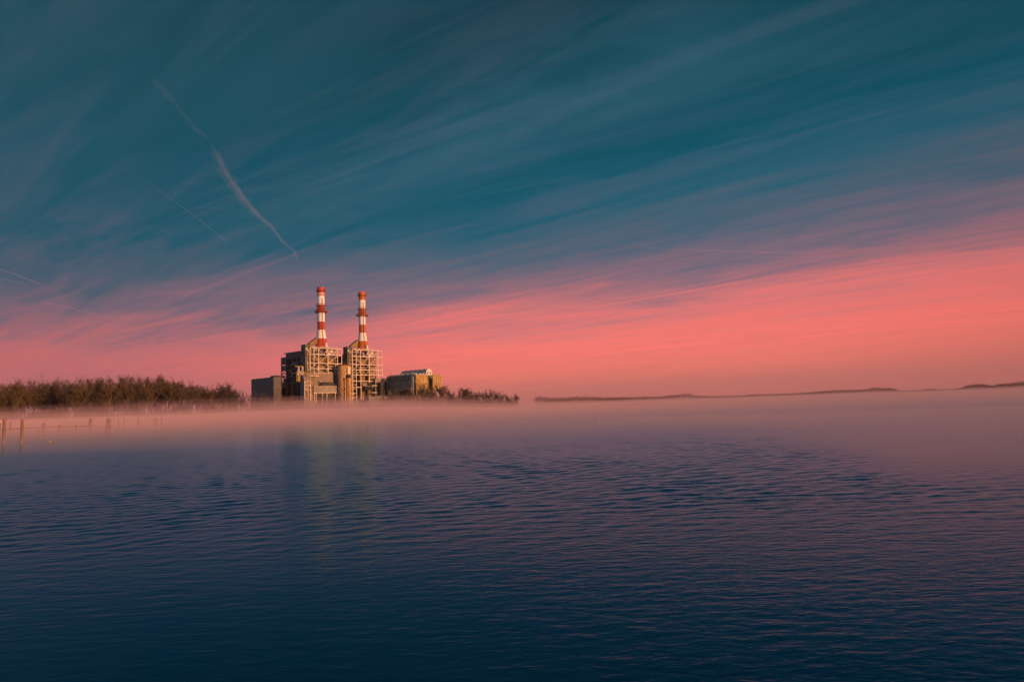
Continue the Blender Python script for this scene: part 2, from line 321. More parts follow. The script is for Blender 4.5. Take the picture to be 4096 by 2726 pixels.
# ------------------------------------------------------------------ water, bank, far land (the setting)
GZ = 1.6
def mixf(t, f, a, b):
    n = t.nodes.new('ShaderNodeMix'); t.links.new(f, n.inputs[0])
    for i, v in ((2, a), (3, b)):
        if isinstance(v, (int, float)): n.inputs[i].default_value = v
        else: t.links.new(v, n.inputs[i])
    return n.outputs[0]
def water():
    m = bpy.data.materials.new('river_water'); m.use_nodes = True; t = m.node_tree; bs = t.nodes['Principled BSDF']
    tc = nd(t, 'ShaderNodeTexCoord'); ob = tc.outputs['Object']
    sp = nd(t, 'ShaderNodeSeparateXYZ'); t.links.new(ob, sp.inputs[0]); X, Y = sp.outputs[0], sp.outputs[1]
    # edge of the rippled water: 78 m out, nearer on the right
    wob = mth(t, 'MULTIPLY', mth(t, 'SUBTRACT', noise(t, ob, 0.05, 4, 0.6), 0.5), 26.0)
    # angular position of the calm tongue
    rat = mth(t, 'DIVIDE', X, mth(t, 'MAXIMUM', Y, 1.0))
    edge_r = smooth(t, rat, 0.10, 0.62, 78.0, 25.0)
    wob_r = mth(t, 'MULTIPLY', wob, smooth(t, rat, 0.1, 0.5, 0.25, 0.7))
    d = mth(t, 'SUBTRACT', Y, mth(t, 'ADD', edge_r, wob_r))
    wid = smooth(t, rat, 0.0, 0.40, 13.0, 24.0)
    calm = mth(t, 'DIVIDE', mth(t, 'ADD', d, wid), mth(t, 'MULTIPLY', wid, 2.0), clamp=True)
    calm = smooth(t, calm, 0.0, 1.0)
    def layer(rot, sc, nscale, det, dist):
        mp = nd(t, 'ShaderNodeMapping'); t.links.new(ob, mp.inputs[0]); mp.inputs['Rotation'].default_value = (0, 0, R(rot)); mp.inputs['Scale'].default_value = sc
        return noise(t, mp.outputs[0], nscale, det, 0.55, dist)
    w1 = layer(-38, (0.4, 1, 1), 1.1, 3, 0.8)
    w2 = layer(-30, (0.38, 1, 1), 3.0, 3, 0.8)
    w3 = layer(-48, (0.42, 1, 1), 7.5, 3, 0.5)
    w4 = layer(-20, (0.30, 1, 1), 0.16, 2, 0.2)
    patch = smooth(t, noise(t, ob, 0.06, 3, 0.5), 0.35, 0.65, 0.65, 1.25)
    right = smooth(t, rat, -0.45, 0.35, 0.50, 1.0)
    h = mth(t, 'ADD', mth(t, 'MULTIPLY', w1, 0.006), mth(t, 'ADD', mth(t, 'MULTIPLY', w2, 0.013), mth(t, 'ADD', mth(t, 'MULTIPLY', w3, 0.013), mth(t, 'MULTIPLY', w4, 0.01))))
    k = mth(t, 'MULTIPLY', mth(t, 'MULTIPLY', patch, right), mth(t, 'SUBTRACT', 1.0, mth(t, 'MULTIPLY', calm, 0.90)))
    bp = nd(t, 'ShaderNodeBump'); bp.inputs['Strength'].default_value = 1.0; bp.inputs['Distance'].default_value = 1.0
    t.links.new(mth(t, 'MULTIPLY', h, k), bp.inputs['Height']); t.nodes.remove(bs)
    gl = nd(t, 'ShaderNodeBsdfGlossy'); gl.inputs['Color'].default_value = (0.44, 0.82, 1.0, 1)      # deep blue-green water tints what it mirrors
    df = nd(t, 'ShaderNodeBsdfDiffuse'); df.inputs['Color'].default_value = (0.000, 0.030, 0.088, 1)
    fr_ = nd(t, 'ShaderNodeFresnel'); fr_.inputs['IOR'].default_value = 1.29
    mx = nd(t, 'ShaderNodeMixShader'); t.links.new(fr_.outputs[0], mx.inputs[0]); t.links.new(df.outputs[0], mx.inputs[1]); t.links.new(gl.outputs[0], mx.inputs[2])
    for q_ in (gl, df, fr_): t.links.new(bp.outputs[0], q_.inputs['Normal'])
    t.links.new(mx.outputs[0], t.nodes['Material Output'].inputs['Surface'])
    far_r = mth(t, 'SUBTRACT', smooth(t, Y, 5.0, 26.0, 0.13, 0.20), smooth(t, Y, 38.0, 75.0, 0.0, 0.06))      # unresolved ripples
    t.links.new(mixf(t, calm, far_r, 0.13), gl.inputs['Roughness'])
    # one sheet: a fine displaced part near the camera that runs on, flat, to the horizon
    import numpy as np
    rs = np.random.RandomState(12)
    Ys = [-250.0, -60.0, -8.0, 1.0, 2.6] + list(3.6 * 1.0046 ** np.arange(0, 720)) + [120, 170, 260, 420, 800, 1700, 3400, 5900]
    Ys = np.array(Ys); inner = np.linspace(-1, 1, 430)
    hw = 0.86 * (np.clip(Ys, 2.0, 6000) + 1.6)
    XX = []
    for y, h_ in zip(Ys, hw):
        h_ = min(h_, 5000)
        XX.append(np.concatenate([[-5800, -(h_ + 5800) / 2, -h_ * 1.05], inner * h_, [h_ * 1.05, (h_ + 5800) / 2, 5800]]))
    XX = np.array(XX); YY = np.repeat(Ys[:, None], XX.shape[1], 1); ZZ = np.zeros_like(XX)
    rat_ = XX / np.maximum(YY, 1.0)
    ss = lambda v, a, b: (lambda q: q * q * (3 - 2 * q))(np.clip((v - a) / (b - a), 0, 1))
    edge = 78 - 53 * ss(rat_, 0.10, 0.62)
    fade = (1 - ss(YY, edge - 14, edge + 4)) * ss(YY, 2.6, 5.0) * (1 - ss(np.abs(rat_), 0.84, 0.95))
    sp_ = 2 * hw / 430
    gust = np.zeros_like(XX)
    for k in range(7):
        a = rs.uniform(0, 6.28); lam = rs.uniform(7, 30); gust += np.sin((XX * np.cos(a) * 1.6 + YY * np.sin(a)) * 6.283 / lam + rs.uniform(0, 6.28))
    gust = np.clip(1 + 0.07 * gust, 0.7, 1.3) * (0.72 + 0.34 * ss(rat_, -0.5, 0.35)) * (0.38 + 1.0 * ss(YY, 8, 18) + 1.0 * ss(YY, 11, 20)) * (1 - 0.86 * ss(YY, 20, 72))
    nW = 72
    for k in range(nW):
        lam = 0.13 * (0.95 / 0.13) ** ((k + rs.rand()) / nW)
        a = R(-58) + rs.normal(0, 0.55)
        kk = 6.283 / lam; sl = WAVE_SLOPE * math.sqrt(2.0 / nW)
        att = ss(lam / sp_, 1.4, 2.6)[:, None]
        if lam > 0.45: att = att * (0.25 + 0.75 * ss(YY[:, :1], 7, 18))
        ZZ += att * sl / kk * np.sin(kk * (XX * math.cos(a) + YY * math.sin(a)) + rs.uniform(0, 6.28))
    ZZ *= gust * fade
    nr, nc = XX.shape
    co = np.stack([XX, YY, ZZ], -1).reshape(-1, 3).astype(np.float32)
    ii = (np.arange(nr - 1)[:, None] * nc + np.arange(nc - 1)[None, :]).reshape(-1)
    quads = np.stack([ii, ii + 1, ii + nc + 1, ii + nc], -1).reshape(-1).astype(np.int32)
    me = bpy.data.meshes.new('water'); nf = len(ii)
    me.vertices.add(len(co)); me.vertices.foreach_set('co', co.reshape(-1))
    me.loops.add(nf * 4); me.loops.foreach_set('vertex_index', quads)
    me.polygons.add(nf); me.polygons.foreach_set('loop_start', np.arange(nf, dtype=np.int32) * 4); me.polygons.foreach_set('loop_total', np.full(nf, 4, dtype=np.int32))
    me.update(calc_edges=True); me.polygons.foreach_set('use_smooth', np.ones(nf, dtype=bool)); me.materials.append(m)
    o = bpy.data.objects.new('water', me); COL.objects.link(o)
    return tag(o, kind='structure')
WAVE_SLOPE = 0.042
water()
# the low bank: shoreline points (px, Y)
shore = [(-1400, 250), (-500, 285), (0, 318), (500, 340), (900, 372), (1200, 398), (1500, 418), (1800, 440), (2040, 462), (2085, 485), (2060, 560), (2010, 800)]
def shore_xy(px, Y): p = at(px, 1640, Y); return (p.x, p.y)
b = MB(); fr = [shore_xy(*s) for s in shore]
rows = []
for k, (back, z) in enumerate(((0, -0.3), (5, 0.7), (14, GZ - 0.1), (60, GZ))):
    rows.append([(x - back * (0.15 if i < 8 else 0.8), y + back * (1 if i < 9 else 0.3), z) for i, (x, y) in enumerate(fr)])
rows.append([(-1500 + i * 110, 1500, GZ) for i in range(len(fr))])
for r_ in rows: b.v += r_
n = len(fr)
for j in range(len(rows) - 1):
    for i in range(n - 1): b.f.append((j * n + i, j * n + i + 1, (j + 1) * n + i + 1, (j + 1) * n + i))
tag(b.build('bank', M['bank']), kind='structure')
# the far shore, a low strip of land curving towards the right
far = [(1600, 2700), (2100, 2650), (2500, 2600), (3000, 2450), (3400, 2200), (3800, 1800), (4150, 1450), (4700, 1150)]
b = MB(); fp = [shore_xy(*s) for s in far]; n = len(fp)
for back, z in ((0, -0.5), (30, 1.5), (1400, 3)):
    b.v += [(x + back * 0.35, y + back, z) for x, y in fp]
for j in range(2):
    for i in range(n - 1): b.f.append((j * n + i, j * n + i + 1, (j + 1) * n + i + 1, (j + 1) * n + i))
tag(b.build('far_shore', M['bank']), kind='structure')

# ------------------------------------------------------------------ chimneys
def chimney(name, label, zf, cpx, prof_pts, bands, red, wdepth, steel, plats, lad_off, box_pts, duct_pts, cap_y):
    cuv, _ = lit((cpx, 1400), wdepth)
    def zz(y): return lit((cpx, zf(0, y)[1]), wdepth)[1]
    def rr(wpx, y):
        a = lit((cpx, zf(0, y)[1]), wdepth); 
        # real distance along the view
        wx = O.x + cu * a[0] - su * wdepth; wy = O.y + su * a[0] + cu * wdepth
        return wpx / 5.4056 / 2 * wy / F * 1.0
    zb = zz(prof_pts[-1][1]) - 0.8
    base = (cuv, wdepth, zb)
    th = thing('chimney', label, 'chimney', base, 'striped chimneys of the power plant')
    prof = [(rr(wp, y), zz(y)) for wp, y in prof_pts][::-1]
    prof = [(prof[0][0] * 1.02, zb)] + prof
    # refine
    pr = []
    for (ra, za), (rb, zb_) in zip(prof, prof[1:]):
        for i in range(4): pr.append((ra + (rb - ra) * i / 4, za + (zb_ - za) * i / 4))
    pr.append(prof[-1])
    bz = [(zz(y) - zb, k) for y, k in bands]
    cm = chimney_mat(name, red, red, (0.93, 0.86, 0.78), bz, 0, prof[-1][1] - zb + 0.5, None)
    m = MB().lathe(cuv, wdepth, pr, 48); m.build('shaft', cm, th, True)
    # rim
    ztop = prof[-1][1]; rt_ = prof[-1][0]; zc = zz(cap_y)
    rim = MB(); rim.lathe(cuv, wdepth, [(rt_ + 0.02, zc + 0.2), (rt_ + 0.22, zc + 0.4), (rt_ + 0.22, ztop + 0.25), (rt_ - 0.35, ztop + 0.28), (rt_ - 0.35, ztop - 0.6)], 48)
    rim.build('rim', cm, th, True)
    def ringplat(z, ro, t0, t1, nm='platform', rail=1.1, th_=0.3, segs=28):
        p = MB(); ri = rt_ * 0.9
        full = (t1 - t0) >= 359
        cnt = segs if full else max(6, int(segs * (t1 - t0) / 360))
        vs = []
        for i in range(cnt + (0 if full else 1)):
            t = R(t0 + (t1 - t0) * i / cnt); c, s_ = math.cos(t), math.sin(t)
            vs.append((c, s_))
        bb = len(p.v)
        for c, s_ in vs:
            for rad, zz_ in ((ri, z - th_), (ro, z - th_), (ro, z), (ri, z)): p.v.append((cuv + rad * c, wdepth + rad * s_, zz_))
        k = len(vs); rng = k if full else k - 1
        for i in range(rng):
            j = (i + 1) % k
            for q in range(4): p.f.append((bb + i * 4 + q, bb + i * 4 + (q + 1) % 4, bb + j * 4 + (q + 1) % 4, bb + j * 4 + q))
        if not full:
            p.f.append((bb, bb + 1, bb + 2, bb + 3)); e = bb + (k - 1) * 4; p.f.append((e + 3, e + 2, e + 1, e))
        # brackets under
        for i in range(0, k, 3):
            c, s_ = vs[i]
            p.bar((cuv + (rt_ + .05) * c, wdepth + (rt_ + .05) * s_, z - 1.6), (cuv + (ro - .1) * c, wdepth + (ro - .1) * s_, z - th_ * .7), 0.09)
        pl = p.build(nm, steel, th)
        q = MB()
        for i in range(k):
            c, s_ = vs[i]; q.bar((cuv + ro * c, wdepth + ro * s_, z), (cuv + ro * c, wdepth + ro * s_, z + rail), 0.05)
        for zr in (rail, rail * 0.55):
            for i in range(rng):
                j = (i + 1) % k
                q.bar((cuv + ro * vs[i][0], wdepth + ro * vs[i][1], z + zr), (cuv + ro * vs[j][0], wdepth + ro * vs[j][1], z + zr), 0.05)
        q.build('railing', steel, pl, base=th['_b'])
    ringplat(zz(cap_y + 4), rt_ + 0.95, 0, 360, rail=0.35)
    # little aviation posts on the top ring
    for t in (20, 110, 200, 290):
        c, s_ = math.cos(R(t)), math.sin(R(t)); z = zz(cap_y + 4)
        q = MB().bar((cuv + (rt_ + .95) * c, wdepth + (rt_ + .95) * s_, z - .2), (cuv + (rt_ + .95) * c, wdepth + (rt_ + .95) * s_, z + 1.9), 0.13)
        q.build('lamp_post', M['ladder'], th)
    for (y, ro, t0, t1, rail) in plats: ringplat(zz(y), rt_ + ro, t0, t1, rail=rail)
    # struts of the big platform
    yb = plats[-1][0]
    q = MB()
    for i in range(12):
        t = R(i * 30 + 10); c, s_ = math.cos(t), math.sin(t)
        q.bar((cuv + (rt_ + .1) * c, wdepth + (rt_ + .1) * s_, zz(yb) + 3.2), (cuv + (rt_ + 2) * c, wdepth + (rt_ + 2) * s_, zz(yb)), 0.07)
    q.build('strut', steel, th)
    # antennas, boxes and drums on the working platform
    rnd = random.Random(5)
    for i in range(9):
        t = R(rnd.uniform(190, 340)) - YAW; c, s_ = math.cos(t), math.sin(t); z = zz(yb) + rnd.uniform(0, 2.2)
        x, y = cuv + (rt_ + .45) * c, wdepth + (rt_ + .45) * s_
        MB().box(x - .3, x + .3, y - .3, y + .3, z, z + rnd.uniform(.4, 1.2)).build('equipment_box', steel, th)
    # ladder with cage, on the side that shows right of centre
    ang = R(-YAW * 180 / math.pi - 90 + lad_off); c, s_ = math.cos(ang), math.sin(ang); tx, ty = -s_, c
    def rad_at(z):
        for (ra, za), (rb, zb_) in zip(pr, pr[1:]):
            if za <= z <= zb_: return ra + (rb - ra) * (z - za) / max(1e-6, zb_ - za)
        return pr[-1][0]
    q = MB(); z = zb + 1.0; ztl = zz(cap_y + 150)
    prev = None
    while z < ztl:
        rad = rad_at(z) + 0.25
        L_ = [(cuv + rad * c + tx * k, wdepth + rad * s_ + ty * k, z) for k in (-.3, .3)]
        o_ = (cuv + (rad + .55) * c, wdepth + (rad + .55) * s_, z)
        if prev:
            for a, b_ in zip(prev, L_ + [o_]): q.bar(a, b_, 0.055)
        q.bar(L_[0], L_[1], 0.05); q.bar(L_[0], o_, 0.045); q.bar(L_[1], o_, 0.045)
        prev = L_ + [o_]; z += 0.9
    q.build('ladder', M['ladder'], th)
    # rods/cables on the left edge
    ang = R(-YAW * 180 / math.pi - 90 - 62); c, s_ = math.cos(ang), math.sin(ang)
    q = MB(); zs_ = [zb + 1 + i * 3 for i in range(int((ztop - zb - 8) / 3))]
    q.path([(cuv + (rad_at(z) + .2) * c, wdepth + (rad_at(z) + .2) * s_, z) for z in zs_], 0.07, 4)
    q.build('conduit', M['ladder'], th)
    # access cabin by the foot
    a = lit(zf(box_pts[0], box_pts[3]), wdepth - prof[1][0] - 1.2); c_ = lit(zf(box_pts[2], box_pts[1]), wdepth - prof[1][0] - 1.2)
    w_ = wdepth - prof[1][0] - 1.2
    q = MB().box(a[0], c_[0], w_, w_ + 1.6, a[1] - .5, c_[1]); cab = q.build('cabin', M['white'], th)
    q = MB().box(a[0] - .15, c_[0] + .15, w_ - .15, w_ + 1.75, c_[1], c_[1] + .25); q.build('cabin_roof', M['frame'], cab, base=th['_b'])
    # sloping breeching duct that runs into the back-left of the shaft
    wd = wdepth - 0.6
    P4 = [lit(zf(*p), wd) for p in duct_pts]
    q = MB().prism_w(P4, wd, wd + 3.4); q.build('breeching_duct', M['duct'], th)
    return th, base, (cuv, zb, prof)
ch1, b1, i1 = chimney('red_chimney_paint', 'taller red and white banded chimney with bright red top, on the left boiler tower', z3, 1285.8,
    [(146, 115), (148, 298), (150, 650), (150, 980), (158, 1040), (188, 1130), (216, 1215), (250, 1390)],
    [(1420, 'r'), (1215, 'w'), (1030, 'r'), (850, 'w'), (650, 'r'), (492, 'w'), (298, 'r'), (278, 'p'), (222, 'r')],
    (0.50, 0.062, 0.028), 10, M['redsteel'],
    [(497, 1.1, 150, 330, 1.3), (636, 2.35, 0, 360, 1.1)], 33, (552, 1310, 592, 1400), [(262, 1384), (200, 1322), (236, 1290), (375, 1185), (372, 1322)], 180)
ch2, b2, i2 = chimney('orange_chimney_paint', 'shorter orange and white banded chimney, on the right boiler tower', z3, 1451.0,
    [(140, 213), (136, 390), (136, 720), (138, 1040), (150, 1110), (170, 1180), (196, 1265), (228, 1445)],
    [(1480, 'r'), (1268, 'w'), (1090, 'r'), (918, 'w'), (730, 'r'), (575, 'w'), (388, 'r')],
    (0.50, 0.125, 0.022), 10, M['orangesteel'],
    [(580, 1.0, 150, 330, 1.3), (712, 2.25, 0, 360, 1.1)], 33, (1440, 1355, 1474, 1450), [(1146, 1434), (1098, 1368), (1134, 1336), (1262, 1236), (1262, 1372)], 278)

# ------------------------------------------------------------------ boiler towers
def tower(label, us, zs, shaft, cols_lo, dx_fix, extra):
    # us: secondary + five columns; zs: levels from the top down to the ground
    us = list(us); zt = zs[0]
    th = thing('boiler_tower', label, 'power plant tower', (us[1], 0, GZ), 'boiler towers of the power plant')
    fr_ = M['frame']; WR = (0, 8.5)
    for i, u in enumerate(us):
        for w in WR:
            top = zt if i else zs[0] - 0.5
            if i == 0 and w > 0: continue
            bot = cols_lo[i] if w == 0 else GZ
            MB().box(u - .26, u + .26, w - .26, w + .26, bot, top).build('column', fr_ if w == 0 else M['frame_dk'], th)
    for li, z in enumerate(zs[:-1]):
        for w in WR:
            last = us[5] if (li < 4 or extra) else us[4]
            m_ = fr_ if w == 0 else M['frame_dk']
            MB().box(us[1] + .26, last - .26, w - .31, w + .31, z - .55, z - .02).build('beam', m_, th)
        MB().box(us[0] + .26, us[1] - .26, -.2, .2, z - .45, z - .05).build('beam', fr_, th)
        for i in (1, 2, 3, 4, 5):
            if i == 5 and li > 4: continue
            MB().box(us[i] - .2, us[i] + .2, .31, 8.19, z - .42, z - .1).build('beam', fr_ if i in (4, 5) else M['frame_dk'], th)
    def brace(a, b_, r=.13, w=-.05, m_=None):
        MB().bar((a[0], w, a[1]), (b_[0], w, b_[1]), r).build('brace', m_ or fr_, th)
    U = us
    def mid(i, j, t): return U[i] + (U[j] - U[i]) * t
    for a, b_ in (((U[2], zs[0] - .6), (mid(2, 3, .46), zs[1])), ((U[3], zs[0] - .6), (mid(2, 3, .54), zs[1])),
                  ((U[4], zs[0] - .8), (mid(3, 4, .48), zs[1])), ((U[3], zs[1] + .3), (mid(3, 4, .35), zs[0] - .8)),
                  ((U[2], zs[2]), (U[3], zs[1] - .6)), ((U[3], zs[2]), (U[4], zs[1] - .6)), ((U[1], zs[1] - .6), (U[2], zs[2] + .4)),
                  ((U[1], zs[2] - .6), (U[2], zs[3])), ((U[3], zs[2] - .6), (mid(2, 3, .4), zs[3])), ((U[2], zs[3]), (mid(2, 3, .2), zs[3] - 1)),
                  ((U[3], zs[3] - .6), (mid(2, 3, .5), zs[4])), ((U[4], zs[2] - .4), (mid(3, 4, .5), zs[3])), ((U[3], zs[4]), (U[4], zs[3] - .5)),
                  ((U[1], zs[4]), (U[2], zs[3] - .6))):
        brace(a, b_)
    for (i, j, la, lb) in ((1, 2, 3, 4), (2, 3, 3, 4), (3, 4, 2, 3), (3, 4, 3, 4), (1, 2, 0, 1), (2, 3, 4, 5), (1, 2, 4, 5)):
        if lb < len(zs):
            MB().bar((U[i], 8.2, zs[la]), (U[j], 8.2, zs[lb]), .12).bar((U[j], 8.2, zs[la]), (U[i], 8.2, zs[lb]), .12).build('brace', M['frame_dk'], th)
    # side braces (facing the river, seen through the open right bays)
    for la in range(len(zs) - 2):
        MB().bar((U[4], .3, zs[la]), (U[4], 8.2, zs[la + 1]), .11).build('brace', fr_, th)
    # two tall clad ducts with rounded heads
    for i, (a, b_) in enumerate(((2, 3), (3, 4))):
        ua, ub = mid(a, b_, .10), mid(a, b_, .74)
        zt2 = zs[1] - 1.3; r_ = 3.2; wf = 2.2
        prof = [(wf + r_ * (1 - math.cos(t)), zt2 - r_ + r_ * math.sin(t)) for t in [R(x) for x in range(0, 91, 10)]]
        pr2 = [(wf, zs[2] + .2)] + prof + [(7.8, zt2), (7.8, zs[2] + .2)]
        dct = MB().prism_u(pr2, ua - .2, ub + .5).build('duct_head', M['duct'], th)
        MB().prism_w([(ua, zs[2] - 1.4), (ub, zs[2] - 1.4), (ub + .5, zs[2] + .2), (ua - .2, zs[2] + .2)], wf + .1, 7.2).build('duct_hopper', M['inner'], th)
        MB().box(ua + .1, ub - .1, wf + .3, 6.8, GZ, zs[2] - 1.4).build('vertical_duct', M['duct'], th)
        MB().box(ua - .3, ub + .3, wf - .05, 7.1, zs[3] - 1.3, zs[3] - .9).box(ua - .3, ub + .3, wf - .05, 7.1, zs[4] - 1.3, zs[4] - .9).build('duct_flange', M['frame_dk'], th)
        # inclined duct behind
        MB().prism_w([(ua - 2.2, zt2 - 3.0), (ua - .2, zt2 - 4.5), (ua - .2, zt2 - .8), (ua - 2.2, zt2 + 1.2)], wf + 1.4, wf + 4).build('inclined_duct', M['duct'], th)
    # core of the boiler house
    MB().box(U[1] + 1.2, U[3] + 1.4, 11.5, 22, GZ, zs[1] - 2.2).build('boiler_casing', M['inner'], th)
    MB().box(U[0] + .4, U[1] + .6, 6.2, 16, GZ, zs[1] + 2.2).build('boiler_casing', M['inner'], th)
    MB().prism_w([(U[2] + .6, zs[1] - 2), (U[3] - 1.2, zs[1] - 2), (U[3] + .2, zs[0] - 1.4), (U[2] + .2, zs[0] - 1.4)], 7.6, 13).build('flue_hopper', M['dark'], th)
    MB().prism_w([(U[3] + .9, zs[1] + 1.2), (U[3] + 2.2, zs[1] + .2), (U[4] - 1.8, zs[1] + 1.2), (U[4] - 1.0, zs[0] - 2.2), (U[4] - 1.2, zs[0] - .9), (U[3] + .6, zs[0] - .9)], 3.2, 7.2).build('fan_housing', M['white'], th)
    MB().lathe((U[3] + U[4]) / 2, 2.6, [(.2, zs[0] - 3.3), (1.3, zs[0] - 3.1), (1.6, zs[0] - 2.2), (1.3, zs[0] - 1.2), (.2, zs[0] - 1.0)], 16).build('fan', M['white'], th)
    # roof deck under the chimney, with railings and small plant
    MB().box(U[1] + .4, U[4] - .4, 2.5, 17.5, zs[0] + .02, zs[0] + .32).build('roof_deck', M['frame_dk'], th)
    q = MB()
    u = U[0] + .4
    while u < U[4]:
        q.bar((u, .1, zs[0]), (u, .1, zs[0] + 1.1), .045); u += 1.5
    q.bar((U[0] + .4, .1, zs[0] + 1.1), (U[4], .1, zs[0] + 1.1), .05)
    q.build('railing', fr_, th)
    MB().bar((mid(3, 4, .35), 5, zs[0]), (mid(3, 4, .35), 5, zs[0] + 3.6), .07).build('mast', fr_, th)
    MB().bar((U[4] - 1.5, 3, zs[0]), (U[4] - 1.5, 3, zs[0] + 1.6), .05).build('mast', fr_, th)
    rnd = random.Random(int(us[1] * 10) + 3)
    for i in range(12):
        u = rnd.uniform(U[1], U[3] + 2); w = rnd.uniform(1, 3); s_ = rnd.uniform(.25, .7)
        MB().box(u, u + s_, w, w + s_, zs[0] + .32, zs[0] + .5 + s_).build('roof_equipment', M['frame'], th)
    # bright machinery just below the roof on the left
    for i in range(7):
        u = rnd.uniform(U[0] - 1.2, U[1] + 2.5); z = zs[0] - rnd.uniform(1.0, 3.8)
        MB().box(u, u + rnd.uniform(.8, 2.4), .8, 2.4, z, z + rnd.uniform(.3, .9)).build('machinery', M['white'] if i % 2 else M['pipe'], th)
    # stair bay
    z = zs[0] - 1.6; k = 0
    while z > GZ + 3:
        MB().box(U[0] - (1.6 if k % 2 else 2.6), U[1] - .3, .3, 4.2, z - .28, z).build('stair_landing', fr_ if z > 12 else M['frame_dk'], th)
        q = MB()
        ua, ub = U[0] - 1.2, U[1] - .4
        if k % 2: ua, ub = ub, ua
        q.bar((ua, 1.2, z), (ub, 1.2, z - 3.2), .14)
        q.bar((ua, 1.2, z + 1), (ub, 1.2, z - 2.2), .05)
        q.bar((U[0] - 1.4, .35, z + 1), (U[1] - .4, .35, z + 1), .055)
        q.build('stair_flight', M['frame_dk'], th)
        if k % 2 == 0:
            u = rnd.uniform(U[0] - 3, U[0]); MB().box(u, u + rnd.uniform(.6, 1.6), .2, 1.2, z - 2.6, z - 1.4).build('junction_box', M['pipe'], th)
        z -= 3.2; k += 1
    # right-hand small landings between columns 4 and 5
    for li in range(1, 5):
        for t in (0.33, 0.7):
            z = zs[li] + (zs[li - 1] - zs[li]) * t
            MB().box(mid(3, 4, .76), U[4] - .3, .6, 3.6, z - .2, z + .05).build('stair_landing', fr_, th)
    # lift and stair shaft
    (ua, ub, w0, w1, ztop) = shaft
    sh = MB().box(ua, ub, w0, w1, GZ, ztop).build('stair_shaft', M['shaft'], th)
    MB().box(ua - .15, ub + .15, w0 - .15, w1 + .15, ztop, ztop + .35).build('parapet', M['frame_dk'], sh, base=th['_b'])
    for (dz, hh) in ((4.5, 2.6), (14.5, 2.4)):
        MB().box(ua - .06, ua + .1, w0 + 2.0, w0 + 3.2, ztop - dz - hh, ztop - dz).build('window', M['inner'], sh, base=th['_b'])
    for i in range(9):
        z = ztop - 2 - i * 3.6; u = ua + .6 + (i * 1.7) % 2.2
        MB().box(u, u + .9, w0 - .07, w0 + .1, z - 1.5, z).build('window', M['inner' if i % 3 else 'white'], sh, base=th['_b'])
    q = MB()
    for i in range(14):
        z = ztop - 5 - i * 2.5
        q.bar((ua + 1.0, w0 - .9, z), (ub + .3, w0 - .9, z), .09)
        q.bar((ua + 1.0 + (i % 2) * 2.5, w0 - .9, z), (ua + 3.5 - (i % 2) * 2.5, w0 - .9, z - 2.5), .07)
    for u in (ua + 1.0, ub + .3): q.bar((u, w0 - .9, GZ), (u, w0 - .9, ztop - 5), .11)
    q.build('fire_escape', M['pipe'], th)
    # pipes down the face
    for i in range(4):
        u = rnd.uniform(U[0] - 1, U[1]); MB().bar((u, 4.6, GZ), (u, 4.6, zs[1]), .22, n=8).build('pipe', M['pipe'], th)
    return th
T1u = [lit(z2(x, 600), 0)[0] for x in (1390, 1475, 1575, 1775, 1980, 2070)]
T1z = [lit(z2(1475, y), 0)[1] for y in (265, 402, 590, 705, 810)] 
hb = T1z[3] - T1z[4]
T1z += [T1z[4] - hb * 1.25, T1z[4] - hb * 2.5, GZ]
ush = lit(z2(1290, 450), 1.0)[0]; ush2 = lit(z2(1412, 230), 1.0)[0]
wsh = shd(z2(1205, 450), ush)[0]
shaft1 = (ush, ush2, 1.0, wsh, lit(z2(1290, 205), 1.0)[1])
lo = [GZ, GZ, GZ, GZ, GZ, T1z[3] - 3]
tower('left boiler tower of pale open steelwork, carrying the red and white chimney', T1u, T1z, shaft1, lo, 0, False)
T2u = [lit(z4(x, 480), 0)[0] for x in (395, 472, 562, 735, 905, 990)]
T2z = [lit(z4(470, y), 0)[1] for y in (188, 318, 482, 588, 690)]
hb2 = T2z[3] - T2z[4]
T2z += [T2z[4] - hb2 * 1.2, T2z[4] - hb2 * 2.4, GZ]
us2 = lit(z4(297, 300), 1.0)[0]; us22 = lit(z4(388, 150), 1.0)[0]
ws2 = shd(z4(215, 300), us2)[0]
shaft2 = (us2, us22, 1.0, ws2, lit(z4(297, 137), 1.0)[1])
lo2 = [GZ, GZ, GZ, lit(z4(735, 850), 0)[1], lit(z4(905, 770), 0)[1], lit(z4(990, 770), 0)[1]]
tower('right boiler tower of pale open steelwork, carrying the orange and white chimney', T2u, T2z, shaft2, lo2, 0, True)
for c_, tu in ((i1, T1u), (i2, T2u)): pass

# ------------------------------------------------------------------ turbine hall (dark, left of the left tower)
UH = ush + 0.4
def H(x, y): return shd(z2(x, y), UH)
th = thing('turbine_hall', 'dark turbine hall of open floors under a ribbed attic, left of the towers', 'industrial building', (UH + 6, H(1000, 600)[0], GZ))
wR = wsh - .02; wL = H(882, 400)[0]; wLL = H(783, 500)[0]
zA, zB = H(1205, 352)[1], H(1205, 462)[1]
MB().box(UH - .3, UH + 22, wR, wL, zB, zA).build('attic', M['hall'], th)
MB().box(UH - 1.2, UH + 23, wR, wL + 1.6, zA, zA + .45).build('roof', M['dark'], th)
for x in (1128, 1152, 1190, 1070):
    w = H(x, 350)[0]; MB().bar((UH + 3, w, zA + .4), (UH + 3, w, zA + (3.4 if x > 1100 else 1.3)), .22, n=8).build('vent_pipe', M['ladder'], th)
q = MB()
for i in range(9):
    w = wR + (wL - wR) * (i + .5) / 9; MB().box(UH - .5, UH - .3, w - .12, w + .12, zB, zA - .3).build('rib', M['frame_dk'], th)
zL = H(785, 482)[1]
levels = [zB] + [H(1005, y)[1] for y in (635, 735, 800, 870, 1010)] + [GZ]
cw = [H(x, 600)[0] for x in (783, 885, 1005, 1112)] + [wR + .3]
